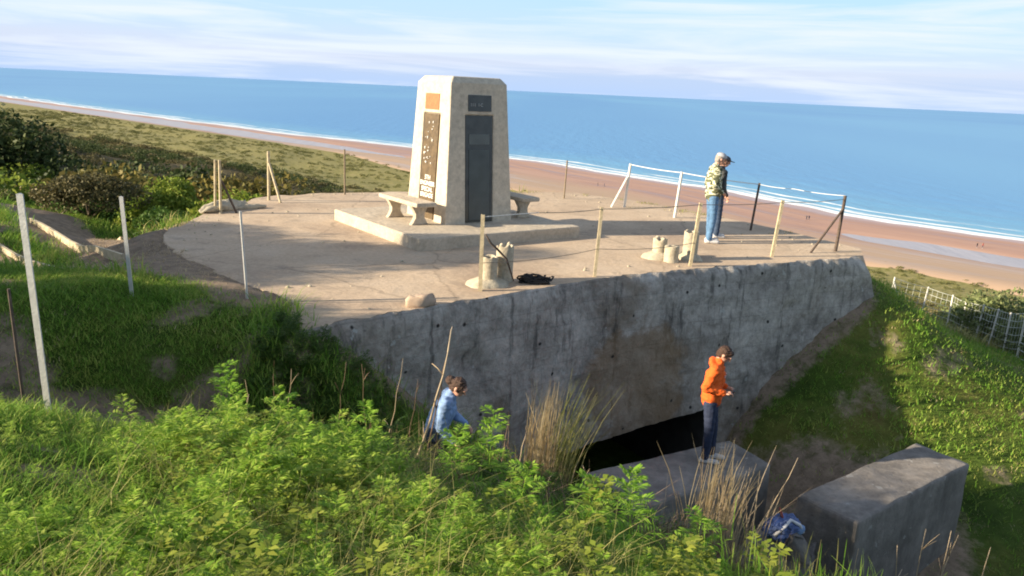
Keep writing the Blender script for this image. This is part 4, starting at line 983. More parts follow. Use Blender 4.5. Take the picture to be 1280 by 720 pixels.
# ------------------------------------------------------------------ vegetation
def merge_instances(Vp, Fp, pos, rotz, scl, tiltx=None, tilty=None):
    """place prototype (Vp, Fp) at many positions -> V, F"""
    n = len(pos); c, s = np.cos(rotz), np.sin(rotz); V = np.empty((n, len(Vp), 3)); vx, vy, vz = Vp[:, 0], Vp[:, 1], Vp[:, 2]
    sc = scl[:, None]; x = (c[:, None] * vx - s[:, None] * vy) * sc; y = (s[:, None] * vx + c[:, None] * vy) * sc; z = vz[None, :] * sc
    if tiltx is not None: x = x + z * tiltx[:, None]; y = y + z * tilty[:, None]
    V[:, :, 0] = x + pos[:, 0:1]; V[:, :, 1] = y + pos[:, 1:2]; V[:, :, 2] = z + pos[:, 2:3]
    F = (Fp[None] + (np.arange(n) * len(Vp))[:, None, None]).reshape(-1, Fp.shape[1]); return V.reshape(-1, 3), F
def leaf_quad(base, d, n, L, w, bend=.25):
    """lens-shaped leaflet as 2 quads folded on a mid line; returns verts, quads"""
    d = d / (np.linalg.norm(d) + 1e-9); sd = np.cross(d, n); sd /= (np.linalg.norm(sd) + 1e-9); up = np.cross(sd, d)
    p0 = base; p1 = base + d * L * .5 + up * L * bend * .25; p2 = base + d * L - up * L * bend * .3
    return [p0, p1 + sd * w * .5, p2, p1 - sd * w * .5], [(0, 1, 2, 3)]
def herb_proto(rs, h=.5, nl=14, pinn=7, Ls=.22, wl_=.03):
    V = []; F = []
    def add(v, f):
        o = len(V); V.extend(v); F.extend([tuple(i + o for i in q) for q in f])
    bx, by = rs.uniform(-.12, .12, 2)
    # stem as 3-sided
    def sp(t): return np.array([bx * t * t, by * t * t, h * t])
    for k in range(4):
        a, b = sp(k / 4), sp((k + 1) / 4); r0 = .006 * (1 - k / 5); r1 = .006 * (1 - (k + 1) / 5)
        for j in range(3):
            t0, t1 = j * 2.094, (j + 1) * 2.094
            add([a + r0 * np.array([math.cos(t0), math.sin(t0), 0]), a + r0 * np.array([math.cos(t1), math.sin(t1), 0]), b + r1 * np.array([math.cos(t1), math.sin(t1), 0]), b + r1 * np.array([math.cos(t0), math.sin(t0), 0])], [(0, 1, 2, 3)])
    for i in range(nl):
        t = .12 + .88 * (i + rs.uniform(0, .8)) / nl; az = i * 2.4 + rs.uniform(-.4, .4); el = rs.uniform(.05, .6) + .5 * t
        L = Ls * (1.15 - .65 * t) * rs.uniform(.75, 1.2); d = np.array([math.cos(az) * math.cos(el), math.sin(az) * math.cos(el), math.sin(el)])
        base = sp(min(t, 1)); up = np.array([0, 0, 1.]); sd = np.cross(d, up); sd /= np.linalg.norm(sd)
        for k in range(pinn):
            u = (k + 1) / pinn; p = base + d * L * u - up * L * .35 * u * u
            if k == pinn - 1: v, f = leaf_quad(p, d - up * .5, np.cross(sd, d), L * .3, wl_ * 1.1); add(v, f); continue
            for sg in (-1, 1):
                dd = d * .55 + sd * sg - up * rs.uniform(-.1, .35); v, f = leaf_quad(p, dd, up + rs.uniform(-.3, .3, 3), L * .46 * math.sin(math.pi * (.2 + .68 * u)) + .014, wl_); add(v, f)
    return np.array(V), np.array(F)
def blade_proto(rs, h=.16, w=.008, lean=.5):
    a = rs.uniform(0, 6.28); d = np.array([math.cos(a), math.sin(a), 0]); s = np.array([-d[1], d[0], 0]); V = []
    for k in range(4):
        t = k / 3; c = d * lean * h * t * t + np.array([0, 0, h * (t - .22 * t * t)]); ww = w * (1 - t * .92) / 2; V += [c - s * ww, c + s * ww]
    return np.array(V), np.array([(0, 1, 3, 2), (2, 3, 5, 4), (4, 5, 7, 6)])
def in_view(x, y, z, m=.06):
    """keep only what the photograph could plausibly see (camera cone plus margin)"""
    return (np.abs(x) < .68 * y + .9) & (y > 1.2)
def scatter_mesh(name, protos, pos, scl, mat, label, cat, tilt=.12, kind='stuff'):
    Vs = []; Fs = []; off = 0; n = len(pos); which = RNG.integers(0, len(protos), n)
    for k, (Vp, Fp) in enumerate(protos):
        m = which == k; c = m.sum()
        if c == 0: continue
        V, F = merge_instances(Vp, Fp, pos[m], RNG.uniform(0, 6.28, c), scl[m], RNG.normal(0, tilt, c), RNG.normal(0, tilt, c)); Vs.append(V); Fs.append(F + off); off += len(V)
    me = np_mesh(name, np.concatenate(Vs), np.concatenate(Fs)); o = link(name, me, mat, smooth=False); return tag(o, label, cat, None, kind)

# grass turf: clumps of blades
def clump_proto(rs, n=14, h=.13, w=.007, spread=.06):
    V = []; F = []
    for _ in range(n):
        v, f = blade_proto(rs, h * rs.uniform(.5, 1.3), w, rs.uniform(.3, 1.3)); p = np.array([*rs.normal(0, spread, 2), 0]); F += [tuple(i + len(V) for i in q) for q in f]; V += list(v + p)
    return np.array(V), np.array(F)
def rand_area(n, x0, x1, y0, y1): return RNG.uniform(x0, x1, n), RNG.uniform(y0, y1, n)
def dens_keep(x, y, p): return RNG.uniform(0, 1, len(x)) < p
def turf(name, n, x0, x1, y0, y1, h, w, label, fn=None, nb=14, spread=.06, mat='grass', sl=(.6, 1.4)):
    x, y = rand_area(n, x0, x1, y0, y1); k = in_view(x, y, 0) & ~inside(x, y); p = 1 - dirt(x, y) * 1.15
    if fn is not None: p = p * fn(x, y)
    k &= dens_keep(x, y, np.clip(p, 0.0, 1)); x, y = x[k], y[k]
    protos = [clump_proto(RNG, nb, h, w, spread) for _ in range(8)]
    patch = .7 + 1.1 * (fbm(x / .7, y / .7, 3, 90) + .5)
    return scatter_mesh(name, protos, np.c_[x, y, H(x, y) - .01], RNG.uniform(*sl, len(x)) * patch, LEAF[mat], label, 'grass')
def herbzone(x, y):   # where the leafy weeds take over from grass
    a = sstep(-2.6, -1.5, x + fbm(x / .6, y / .6, 3, 66) * 1.2 + (4.6 - y) * -.25) * (1 - sstep(6.1, 6.9, y + .3 * np.abs(x + 1)))
    return a
turf('grass', 34000, -7, 4, 1.6, 7.0, .062, .0055, 'lush green grass covering the near bank at lower left', lambda x, y: 1 - .75 * herbzone(x, y))
turf('bank_grass', 16000, -10, -1.6, 6.8, 10.6, .05, .007, 'grass on the hollow and the lip of the shaded bank', None, 12, .08)
turf('path_side_grass', 15000, -20, -5, 10.5, 27, .14, .013, 'rough grass beside the dirt path behind the bank', None, 12, .12)
turf('pit_grass', 22000, 3.8, 17, 4, 24, .06, .011, 'grass on the slope around the pit and up to the mesh fence', lambda x, y: .25 + .75 * sstep(-3.2, -2.4, H(x, y, False)), 12, .10)
turf('brow_grass', 14000, -8, 24, 14, 36, .20, .02, 'rough grass on the brow beyond the terrace', lambda x, y: ((y > 19) | (x < -7)) * 1., 12, .16, 'straw_green')
turf('slope_grass', 4200, -3, 4, 6, 11.3, .16, .009, 'dark tangled grass on the slope under the bunker wall', None, 12, .09)

# leafy weeds
hp = [herb_proto(RNG, RNG.uniform(.30, .50), int(RNG.integers(11, 16)), 11, .20, .012) for _ in range(7)]
x, y = rand_area(5200, -4, 5, 2.0, 7.4)
hz = herbzone(x, y) * (1 - sstep(1.0, 2.2, x - (y - 3.5) * -.1) * .35)
# keep weeds only where the view shows them: mound left-centre, rim along the bottom
mound = np.exp(-(((x + 1.25) / np.where(x > -1.25, .75, 1.2)) ** 2 + ((y - 4.8) / 1.35) ** 2)); ratio = x / y + fbm(x / .5, y / .5, 3, 67) * .12
rim_ = ((y < 4.15 + fbm(x / .4, y * 0, 3, 68) * .9) | (ratio < -.12)) * 1.; mound = mound * ((ratio < -.10) | (y < 4)); hz = hz * (rim_ + (ratio < -.10) > 0) * np.clip((fbm(x / .45, y / .45, 3, 69) + .16) * 6, .12, 1)
girl_gap = (np.abs(x / np.maximum(y, 1) + .09) < .06) & (y > 4.7)
k = in_view(x, y, 0) & ~girl_gap & ~((x / y < -.33) & (y > 5.3)) & dens_keep(x, y, np.clip(hz * (.25 + .75 * np.maximum(mound, rim_)), 0, 1)); x, y, mound = x[k], y[k], mound[k]
sc_ = (.56 + .36 * mound) * RNG.uniform(.55, 1.25, len(x)) * np.where(x > .2, .8, 1)
scatter_mesh('leafy_weeds', hp, np.c_[x, y, H(x, y) - .03], sc_, LEAF['herb'], 'thick mass of bright green feathery weeds filling the foreground', 'weeds', .16)
x, y = rand_area(1300, -3.2, .6, 2.2, 6.4); k = in_view(x, y, 0) & dens_keep(x, y, herbzone(x, y) * ((x / y < -.11) | (y < 3.6))); x, y = x[k], y[k]
scatter_mesh('long_grass', [clump_proto(RNG, 12, .30, .006, .07) for _ in range(5)], np.c_[x, y, H(x, y) - .02], RNG.uniform(.6, 1.25, len(x)), LEAF['straw_green'], 'long thin grass growing up through the foreground weeds', 'grass', .2)
x, y = rand_area(170, -3.4, 1.5, 2.2, 6.4); k = in_view(x, y, 0) & dens_keep(x, y, herbzone(x, y) * ((x / y < -.11) | (y < 4.2)) * ~((x / y < -.33) & (y > 5.3))); x, y = x[k], y[k]
broad = [herb_proto(RNG, RNG.uniform(.3, .48), 12, 4, .16, .032) for _ in range(4)]
scatter_mesh('broad_leaved_weeds', broad, np.c_[x, y, H(x, y) - .02], RNG.uniform(.5, .95, len(x)), LEAF['bright'], 'darker broad-leaved weeds mixed among the feathery ones', 'weeds', .2)
x, y = rand_area(260, -2.9, -1.3, 7.9, 9.3); k = ~inside(x, y); x, y = x[k], y[k]
scatter_mesh('corner_weeds', hp[:4], np.c_[x, y, H(x, y) - .03], RNG.uniform(.3, .62, len(x)), LEAF['mid'], 'dark green weeds growing against the left end of the bunker wall', 'weeds', .2)
# duller weeds down the slope
x, y = rand_area(1500, -1.6, 3.2, 5.6, 8.6); k = dens_keep(x, y, .35 * (1 - sstep(7.2, 8.6, y)) * np.clip((fbm(x / .5, y / .5, 3, 70) + .1) * 6, 0, 1)) & (np.abs(x / y + .09) > .05); x, y = x[k], y[k]
scatter_mesh('slope_weeds', hp[:4], np.c_[x, y, H(x, y) - .03], RNG.uniform(.5, .9, len(x)), LEAF['mid'], 'dull green weeds going down the shaded slope of the pit', 'weeds', .2)

def to_obj(name, VF, mat, loc, rz, label, cat, group=None):
    V, F = VF; o = link(name, np_mesh(name, V, F), mat, smooth=False, loc=loc); o.rotation_euler = (0, 0, rz); return tag(o, label, cat, group)
x, y = rand_area(2600, -5, 0, 2.2, 6.4); k = in_view(x, y, 0) & dens_keep(x, y, (1 - herbzone(x, y)) * (1 - dirt(x, y)) * np.clip((fbm(x / .6, y / .6, 3, 71) + .1) * 5, .1, 1)); x, y = x[k], y[k]
scatter_mesh('low_weeds', hp[2:6], np.c_[x, y, H(x, y) - .02], RNG.uniform(.18, .38, len(x)), LEAF['herb'], 'small low feathery weeds mixed into the grass at lower left', 'weeds', .2)
x, y = rand_area(650, -2.2, 4.2, 4.6, 8.2); k = (x / y > -.11) & dens_keep(x, y, .8 * np.ones(len(x))); x, y = x[k], y[k]
scatter_mesh('dead_grass', [clump_proto(RNG, 16, .30, .008, .10) for _ in range(5)], np.c_[x, y, H(x, y) - .02], RNG.uniform(.5, 1.2, len(x)), LEAF['stem'], 'dead brown grass tangled on the dark slope in front of the blocks', 'grass', .3)
x, y = rand_area(9000, -9, 12, 6.4, 18); k = in_view(x, y, 0) & ~inside(x, y) & dens_keep(x, y, ((x < -1.5) & (y < 10.5) | (x > 4) | (x < -4)) * .30 + .5 * dirt(x, y)); x, y = x[k], y[k]
scatter_mesh('dry_litter', [clump_proto(RNG, 9, .05, .008, .09) for _ in range(5)], np.c_[x, y, H(x, y) - .01], RNG.uniform(.5, 1.4, len(x)), LEAF['straw'], 'short dry grass and litter on the worn soil of the banks', 'dry grass', .5)
# individual taller weeds
tall = [(-2.16, 5.95, .95, 'tall lone weed with a leafy top at the left end of the weed mass'), (-.34, 5.2, .50, 'bright leafy weed below and right of the girl'), (-.12, 5.9, .72, 'bushy green weed just right of the girl'),
        (.10, 4.3, .50, 'bright weed at the bottom centre'), (.78, 4.35, .62, 'bright curling weed sprig rising alone above the bottom edge in front of the boy'), (.50, 4.1, .48, 'bright weed left of the curling sprig at the bottom'),
        (-1.55, 5.6, .6, 'upright weed on top of the weed mound'), (-.98, 5.1, .5, 'weed on the right shoulder of the mound'), (1.15, 4.2, .40, 'small weed right of the curling sprig')]
# fringe of grass creeping onto the back edge of the terrace
x, y = rand_area(9000, -7, 7.2, 15, 24); e_ = seg_d(x, y, [tuple(p) for p in POLY[5:]]); k = inside(x, y) & dens_keep(x, y, np.exp(-e_ / .22) * np.clip((fbm(x / 1.2, y / 1.2, 3, 72) + .05) * 7, 0, 1) * (x > -3)); x, y = x[k], y[k]
scatter_mesh('edge_grass', [clump_proto(RNG, 10, .07, .010, .06) for _ in range(4)], np.c_[x, y, x * 0], RNG.uniform(.5, 1.3, len(x)), LEAF['straw_green'], 'thin yellowing grass creeping over the back edge of the terrace', 'grass', .2)
for (x, y, h, lb) in tall:
    to_obj('tall_weed', herb_proto(RNG, h, int(h * 34), 11, .22, .013), LEAF['herb_bright'], (x, y, H1(x, y) - .02), RNG.uniform(0, 6), lb, 'weed')

def stem_mb(rs, pts, r0, branches=3, blen=.2):
    mb = MB(); n = len(pts); mb.tube(pts, [r0 * (1 - .75 * i / (n - 1)) for i in range(n)], 6)
    for _ in range(branches):
        i = rs.randint(max(1, n // 3), n - 2); p = Vector(pts[i]); d = Vector((rs.uniform(-1, 1), rs.uniform(-.6, .6), rs.uniform(.5, 1.3))).normalized() * blen * rs.uniform(.5, 1.1)
        mb.tube([p, p + d * .5 + Vector((0, 0, .01)), p + d], [r0 * .5, r0 * .35, r0 * .2], 5)
    return mb
rs = random.Random(21)
def dead_stem(x, y, top, r, label, mat='stem', br=3, bl=.18, z=None, mid=None):
    z0 = H1(x, y) - .03 if z is None else z; e = Vector(top) - Vector((x, y, z0)); pts = []
    for k in range(8):
        t = k / 7; p = e * t + Vector((rs.uniform(-.012, .012), 0, 0)) * (1 if 0 < k < 7 else 0); 
        if mid: p += Vector(mid) * math.sin(math.pi * t)
        pts.append(tuple(p))
    o = stem_mb(rs, pts, r, br, bl).build('dead_stem', LEAF[mat]); o.location = (x, y, z0); return tag(o, label, 'dry stem')
# the long forked stalk in front of the girl
dead_stem(-.86, 6.5, (-.50, 6.5, .86), .016, 'long pale bent dead stalk rising left of the girl', 'stem_pale', 3, .22, mid=(.05, 0, 0))
dead_stem(-.74, 6.5, (-.52, 6.5, .66), .011, 'second thinner stalk crossing the long pale one by the girl', 'stem', 2, .16)
dead_stem(-.05, 6.3, (.02, 6.3, .22), .008, 'upright brown stalk between the girl and the tan grass tuft', 'stem', 1, .1)
dead_stem(.10, 6.3, (.17, 6.3, .10), .008, 'short brown stalk just left of the tan grass tuft', 'stem_pale', 1, .1)
dead_stem(2.05, 6.4, (2.62, 6.6, -.22), .008, 'long thin twig slanting up right in front of the boy', 'stem_pale', 1, .12)
for k, (x, y, tx, tz, lb) in enumerate([(-1.95, 6.2, -1.92, .62, 'thin dry stalk left of the bunker wall foot'), (-1.75, 6.2, -1.78, .55, 'dark-tipped stalk at the top of the mound'), (-1.45, 6.3, -1.35, .60, 'slender dry stalk above the mound'), (-1.10, 6.6, -.92, .55, 'forked tan stalk in front of the left end of the wall'), (-1.22, 6.6, -1.28, .48, 'tan stalk leaning left beside the forked one'), (-2.1, 6.1, -2.13, .48, 'shortest stalk at the left of the mound'),
      (-.9, 6.9, -.82, .25, 'curved dry stalk left of the long bent stalk'), (.62, 6.0, .70, -.12, 'pale thin stalk over the dark slot'), (.95, 5.6, 1.05, .05, 'brown stalk in front of the low block'), (.45, 5.6, .35, .0, 'curved pale stalk in the dark hollow')]):
    dead_stem(x, y, (tx, y, tz), .006, lb, 'stem_pale' if k % 2 else 'stem', 3, .12, mid=(rs.uniform(-.05, .014), 0, 0))
for k, (x, y, dx, h, lb) in enumerate([(4.55, 7.35, .02, .65, 'upright dry stalk at the right edge bottom'), (4.3, 7.3, .32, .62, 'dry stalk leaning right at the bottom right'), (4.15, 7.2, -.18, .45, 'short dry stalk leaning left near the bottom right'), (4.75, 7.2, .15, .5, 'pale dry stalk nearest the bottom right corner'), (3.55, 7.2, .04, .35, 'stub of dry stalk right of the blue bag'), (4.4, 7.5, .0, .5, 'thin twig beside the large block corner')]):
    zt = H1(x, y); dead_stem(x, y, (x + dx, y, -1.62 + h * .5 if k != 4 else -1.45), .012, lb, 'stem_pale', 3, .25)

def grass_tuft(x, y, n, h, spread, mat, label, w=.008, lean=.35, bias=(0, 0), z=None):
    V = []; F = []
    for _ in range(n):
        a = RNG.uniform(0, 6.28); l = abs(RNG.normal(0, lean)); d = np.array([math.cos(a) * l + bias[0], math.sin(a) * l + bias[1], 0]); hh = h * RNG.uniform(.5, 1.05)
        s = np.array([1, 0, 0.]) if RNG.uniform() < .6 else np.array([.5, .8, 0.]); p = np.array([*RNG.normal(0, spread, 2), 0]); o = len(V)
        for k in range(5):
            t = k / 4; c = p + d * hh * t * t + np.array([0, 0, hh * (t - .25 * l * t * t)]); ww = w * (1 - .85 * t) / 2 * (1.6 if k == 3 else 1); V += [c - s * ww, c + s * ww]
        F += [(o + 2 * k, o + 2 * k + 1, o + 2 * k + 3, o + 2 * k + 2) for k in range(4)]
    return to_obj('dry_grass_tuft', (np.array(V), np.array(F)), LEAF[mat], (x, y, (H1(x, y) - .03) if z is None else z), 0, label, 'grass tuft')
grass_tuft(.32, 6.55, 150, 1.18, .085, 'straw', 'tall tan dry grass tuft standing in front of the dark bunker wall', .010, .09, (.06, 0))
grass_tuft(.45, 6.6, 110, 1.32, .08, 'straw_green', 'greenish feathery grass bending right out of the tan tuft', .009, .16, (.22, 0))
grass_tuft(1.62, 5.6, 120, 1.12, .11, 'straw', 'brown dry grass tuft in front of the boy', .010, .16, (.07, 0))
grass_tuft(1.75, 5.5, 60, 1.0, .12, 'stem_pale' , 'sparse broken reeds mixed into the brown tuft by the boy', .012, .22, (.12, 0))
grass_tuft(1.55, 3.9, 170, .36, .16, 'straw_green', 'yellow green grass tuft at the bottom right edge', .009, .25)
grass_tuft(2.05, 3.95, 170, .34, .16, 'herb_bright', 'fresh green grass tuft right of the yellow green one', .009, .25)
grass_tuft(1.85, 3.7, 170, .34, .2, 'herb_bright', 'fresh green grass at the bottom edge below the blue bag', .009, .3)
grass_tuft(1.2, 3.6, 120, .30, .2, 'herb_bright', 'fresh green grass at the bottom edge left of the yellow green tuft', .009, .3)
grass_tuft(-.95, 6.9, 40, .75, .2, 'stem', 'thin brown grasses left of the girl', .007, .25)
grass_tuft(-.1, 6.4, 60, .6, .2, 'straw_green', 'thin yellowing grasses behind the weed right of the girl', .007, .25)
grass_tuft(.2, 6.3, 90, .5, .3, 'stem', 'dark brown tangled grass below the tan tuft', .007, .4)

# trees and bushes
def crown_pts(rs, n, R, lobes, fill=.45):
    P = []; cs = []
    for _ in range(lobes):
        d = rs.normal(0, 1, 3); d /= np.linalg.norm(d); d[2] = abs(d[2]) * .9 - .15; cs.append((d * R * rs.uniform(.35, .75), rs.uniform(.28, .5)))
    per = n // lobes
    for c, r in cs:
        d = rs.normal(0, 1, (per, 3)); d /= np.linalg.norm(d, axis=1)[:, None]; rad = r * rs.uniform(fill, 1.0, per) ** .5
        P.append(c + d * rad[:, None] * R * np.array([1, 1, .85]))
    return np.concatenate(P)
def leaves_at(rs, P, size):
    n = len(P); d = rs.normal(0, 1, (n, 3)); d /= np.linalg.norm(d, axis=1)[:, None]; u = np.cross(d, rs.normal(0, 1, (n, 3))); u /= np.linalg.norm(u, axis=1)[:, None]
    s = size * rs.uniform(.6, 1.4, n)[:, None]; V = np.stack([P - d * s, P + u * s * .55, P + d * s, P - u * s * .55], 1).reshape(-1, 3); return V, np.arange(n * 4).reshape(-1, 4)
def tree_proto(name, R, trunk_h, mat, nleaf, lsize, lobes, seed, squash=(1, 1, 1)):
    rs_ = np.random.default_rng(seed); e = empty(name, (0, 0, -500))
    P = crown_pts(rs_, nleaf, 1.0, lobes) * np.array(R) + np.array([0, 0, trunk_h + R[2] * .55]); V, F = leaves_at(rs_, P, lsize)
    link('crown', np_mesh('crown', V, F), mat, e, smooth=False)
    mb = MB(); r_ = random.Random(seed); mb.tube([(0, 0, -.4), (.05, 0, trunk_h * .5), (0, .05, trunk_h), (0, 0, trunk_h + R[2] * .8)], [.045 * R[2] + .03, .035 * R[2] + .02, .03 * R[2] + .02, .02], 8)
    for k in range(6):
        a = k * 1.05 + r_.uniform(-.3, .3); z0 = trunk_h * r_.uniform(.6, 1.1); mb.tube([(0, 0, z0), (math.cos(a) * R[0] * .3, math.sin(a) * R[1] * .3, z0 + R[2] * .35), (math.cos(a) * R[0] * .65, math.sin(a) * R[1] * .65, z0 + R[2] * .7)], [.02 * R[2] + .01, .014 * R[2] + .008, .008], 5)
    mb.build('trunk', M['bark'], e); return e
TP = {
 'dark': tree_proto('dark_tree', (2.6, 2.6, 2.5), 1.3, LEAF['dark'], 11000, .08, 22, 1),
 'dark2': tree_proto('dark_tree', (2.3, 2.3, 3.0), 1.2, LEAF['dark'], 10000, .08, 18, 2),
 'mid': tree_proto('green_tree', (2.0, 2.0, 2.4), 1.0, LEAF['mid'], 6500, .09, 22, 3),
 'bright': tree_proto('bright_tree', (1.8, 1.8, 1.9), .8, LEAF['bright'], 8000, .075, 24, 4),
 'autumn': tree_proto('autumn_tree', (2.2, 2.2, 2.0), 1.0, LEAF['autumn'], 6500, .08, 16, 5),
 'brown': tree_proto('brown_bush', (2.4, 2.4, 1.5), .5, LEAF['brown'], 6500, .075, 16, 6),
 'silver': tree_proto('willow_bush', (1.5, 1.5, 1.25), .35, LEAF['silver'], 6000, .055, 22, 7),
 'olive': tree_proto('olive_bush', (1.9, 1.9, 1.4), .4, LEAF['olive'], 6500, .07, 16, 8),
}
used = set(); TN = 0
TOPH = {'dark': 5.1, 'dark2': 5.8, 'mid': 4.6, 'bright': 3.7, 'autumn': 4.0, 'brown': 2.3, 'silver': 1.9, 'olive': 2.2}
def plant(kind, x, y, s, label, cat='tree', group=None, rz=None, sz=1.0, dz=0):
    global TN
    TN += 1; c = TP[kind]
    o = c if kind not in used else copy_tree(c)
    used.add(kind); o.location = (x, y, H1(x, y) - .15 + dz); o.rotation_euler = (0, 0, TN * 1.7 if rz is None else rz); o.scale = (s, s, s * sz); return tag(o, label, cat, group)
GW = 'trees massed in the wooded hollow at left'; LW = 'bushy tree massed with others in the wooded hollow at left'
def fit(k, x, y, dep):      # height so that the crown stands as tall as the photographed one
    return float(np.clip((2.85 - y * (dep - .012) - H1(x, y)) / TOPH[k], .7, 2.0))
for (x, y, d_, k) in [(-20, 34, .112, 'dark'), (-17, 33.5, .118, 'autumn'), (-23.5, 37, .098, 'mid'), (-19.5, 30, .145, 'bright'), (-14.0, 33, .125, 'mid'), (-28, 44, .080, 'dark'), (-23.5, 43, .090, 'bright'), (-18.5, 40, .100, 'mid'), (-33, 51, .068, 'dark2'), (-27.5, 50, .078, 'dark'), (-36, 57, .062, 'dark'), (-15.5, 37, .115, 'dark2'), (-22.0, 47, .088, 'dark'), (-17.6, 28.5, .165, 'mid'), (-30, 58, .07, 'dark2')]:
    plant(k, x, y, fit(k, x, y, d_) * (.78, 1.12, .9, 1.2, .84)[TN % 5], LW, 'tree', GW)
GV = 'green trees standing out of the wooded hollow at left'; LV = 'olive green rounded tree lit by the sun among the dark trees at left'
for (x, y, s_, k) in [(-18.8, 31.5, .95, 'bright'), (-22.5, 36, 1.25, 'bright'), (-13.2, 30, .9, 'bright'), (-26, 42, 1.5, 'autumn'), (-16.8, 36, 1.2, 'autumn'), (-30.5, 49, 1.7, 'bright'), (-21, 42, 1.5, 'mid')]:
    plant(k, x, y, s_, LV, 'tree', GV, dz=max(0, (2.85 - y * (.105 if y < 34 else .085 if y < 45 else .07) - H1(x, y)) - TOPH[k] * s_) * .6)
plant('mid', -15.4, 29.0, fit('mid', -15.4, 29, .122), 'mid green round tree standing out among the dark trees at left')
plant('bright', -8.9, 24.6, fit('bright', -8.9, 24.6, .128), 'bright yellow green tree just behind the left rim of the terrace')
plant('bright', -11.6, 26.6, fit('bright', -11.6, 26.6, .118), 'bright green tree left of the one behind the terrace rim')
plant('mid', -9.6, 22.0, .55, 'green bush low behind the left rim of the terrace', 'bush')
plant('autumn', -12.4, 34, fit('autumn', -12.4, 34, .095), 'orange tinged tree above the bright green ones')
plant('autumn', -23, 41, fit('autumn', -23, 41, .083), 'yellowish tree on top of the dark mass at left')
GB = 'brown scrub bushes on the slope at left'; LB = 'brown green scrub bush on the slope behind the terrace at left'
for (x, y, s, k) in [(-13.5, 25, .7, 'brown'), (-17, 25.5, .75, 'olive'), (-20, 28, .8, 'brown'), (-7.5, 29, .9, 'brown'), (-5, 31, 1.0, 'brown'), (-9, 33, 1.0, 'olive'), (-2.5, 33, 1.0, 'brown'), (-6, 38, 1.3, 'brown'), (-11, 40, 1.3, 'olive'), (-1, 40, 1.2, 'brown'), (-4, 46, 1.4, 'olive'), (-14, 48, 1.5, 'brown'), (-9, 52, 1.5, 'brown'), (-20, 52, 1.6, 'brown'), (-18, 24.2, .5, 'olive')]:
    plant(k, x, y, s, LB, 'bush', GB)
GS = 'grey-green bushes beyond the mesh fence'
for n_, (x, y, s) in enumerate([(13.9, 21.6, 1.05), (13.3, 19.2, .85), (15.5, 20.4, 1.1), (14.6, 24.2, .9), (12.6, 16.6, .85), (16.5, 23.0, 1.2), (14.2, 17.5, 1.0)]):
    plant('silver', x, y, s, 'grey-green willow bush crowding behind the white mesh fence', 'bush', GS)
# unseen thicket added left of the frame to cast shade on bank and path
for n_, (x, y, top_, k) in enumerate([(-11.6, 4.6, 2.5, 'mid'), (-12.3, 5.5, 3.6, 'dark'), (-12.0, 6.5, 3.7, 'mid'), (-12.6, 7.3, 3.5, 'dark2'), (-12.4, 8.1, 2.2, 'mid'), (-13.0, 9.2, 3.3, 'dark'), (-13.6, 10.2, 4.9, 'dark2'), (-14.8, 11.0, 4.5, 'dark2'), (-15.6, 12.0, 5.1, 'dark'), (-16.4, 13.0, 2.7, 'dark'), (-16.8, 14.2, 2.8, 'mid'), (-13.8, 6.4, 3.9, 'dark2')]):
    plant(k, x, y, max(.25, (top_ * (1.14 if y < 10.5 else .84) - H1(x, y)) / TOPH[k]), 'unseen hawthorn bush added on the rise left of the bank to cast shade', 'tree', 'unseen thicket added on the rise at left for shade')

# scrub mass over the bluff and dunes (stuff)
def blob_proto(seed, n=110, size=.12):
    rs_ = np.random.default_rng(seed); d = rs_.normal(0, 1, (n, 3)); d /= np.linalg.norm(d, axis=1)[:, None]; d[:, 2] = np.abs(d[:, 2]); P = d * rs_.uniform(.6, 1.0, n)[:, None] * np.array([1, 1, .7]); return leaves_at(rs_, P, size)
bpz = [blob_proto(s_) for s_ in range(6)]; bpf = [blob_proto(s_ + 20, 300, .065) for s_ in range(5)]
def scrub(name, n, s0, s1, t0, t1, sz, mat, label, dens):
    s = RNG.uniform(s0, s1, n); t = t0 + (t1 - t0) * RNG.uniform(0, 1, n) ** 1.5; x = s * NS[0] + t * TS[0]; y = s * NS[1] + t * TS[1]
    r = np.hypot(x + 1, y - 11); k = (r > 21) & (y > 5) & (np.abs(x) < .75 * y) & dens_keep(x, y, dens(x, y, s, t)); x, y, s, t = x[k], y[k], s[k], t[k]
    return scatter_mesh(name, bpf if 'dark' in name else bpz, np.c_[x, y, far_h(x, y) - .1], RNG.uniform(*sz, len(x)) * (1 + t / 700), LEAF[mat], label, 'scrub', .1)
cl = lambda x, y, f, sd: np.clip((fbm(x / f, y / f, 3, sd) + .12) * 5, 0, 1)
scrub('bluff_scrub', 8000, 16, 175, 15, 900, (.7, 2.0), 'brown', 'brown and olive scrub covering the far bluff down to the dunes', lambda x, y, s, t: .25 + .75 * cl(x, y, 14, 60))
scrub('dark_scrub', 2200, 45, 165, 110, 900, (1.2, 3.2), 'dark', 'dark green thickets dotted over the far bluff', lambda x, y, s, t: cl(x, y, 26, 61) ** 2)
scrub('dune_tufts', 6500, 150, 268, 40, 900, (.35, 1.1), 'olive', 'olive marram tufts on the dunes behind the beach', lambda x, y, s, t: .12 + .8 * cl(x, y, 10, 62))

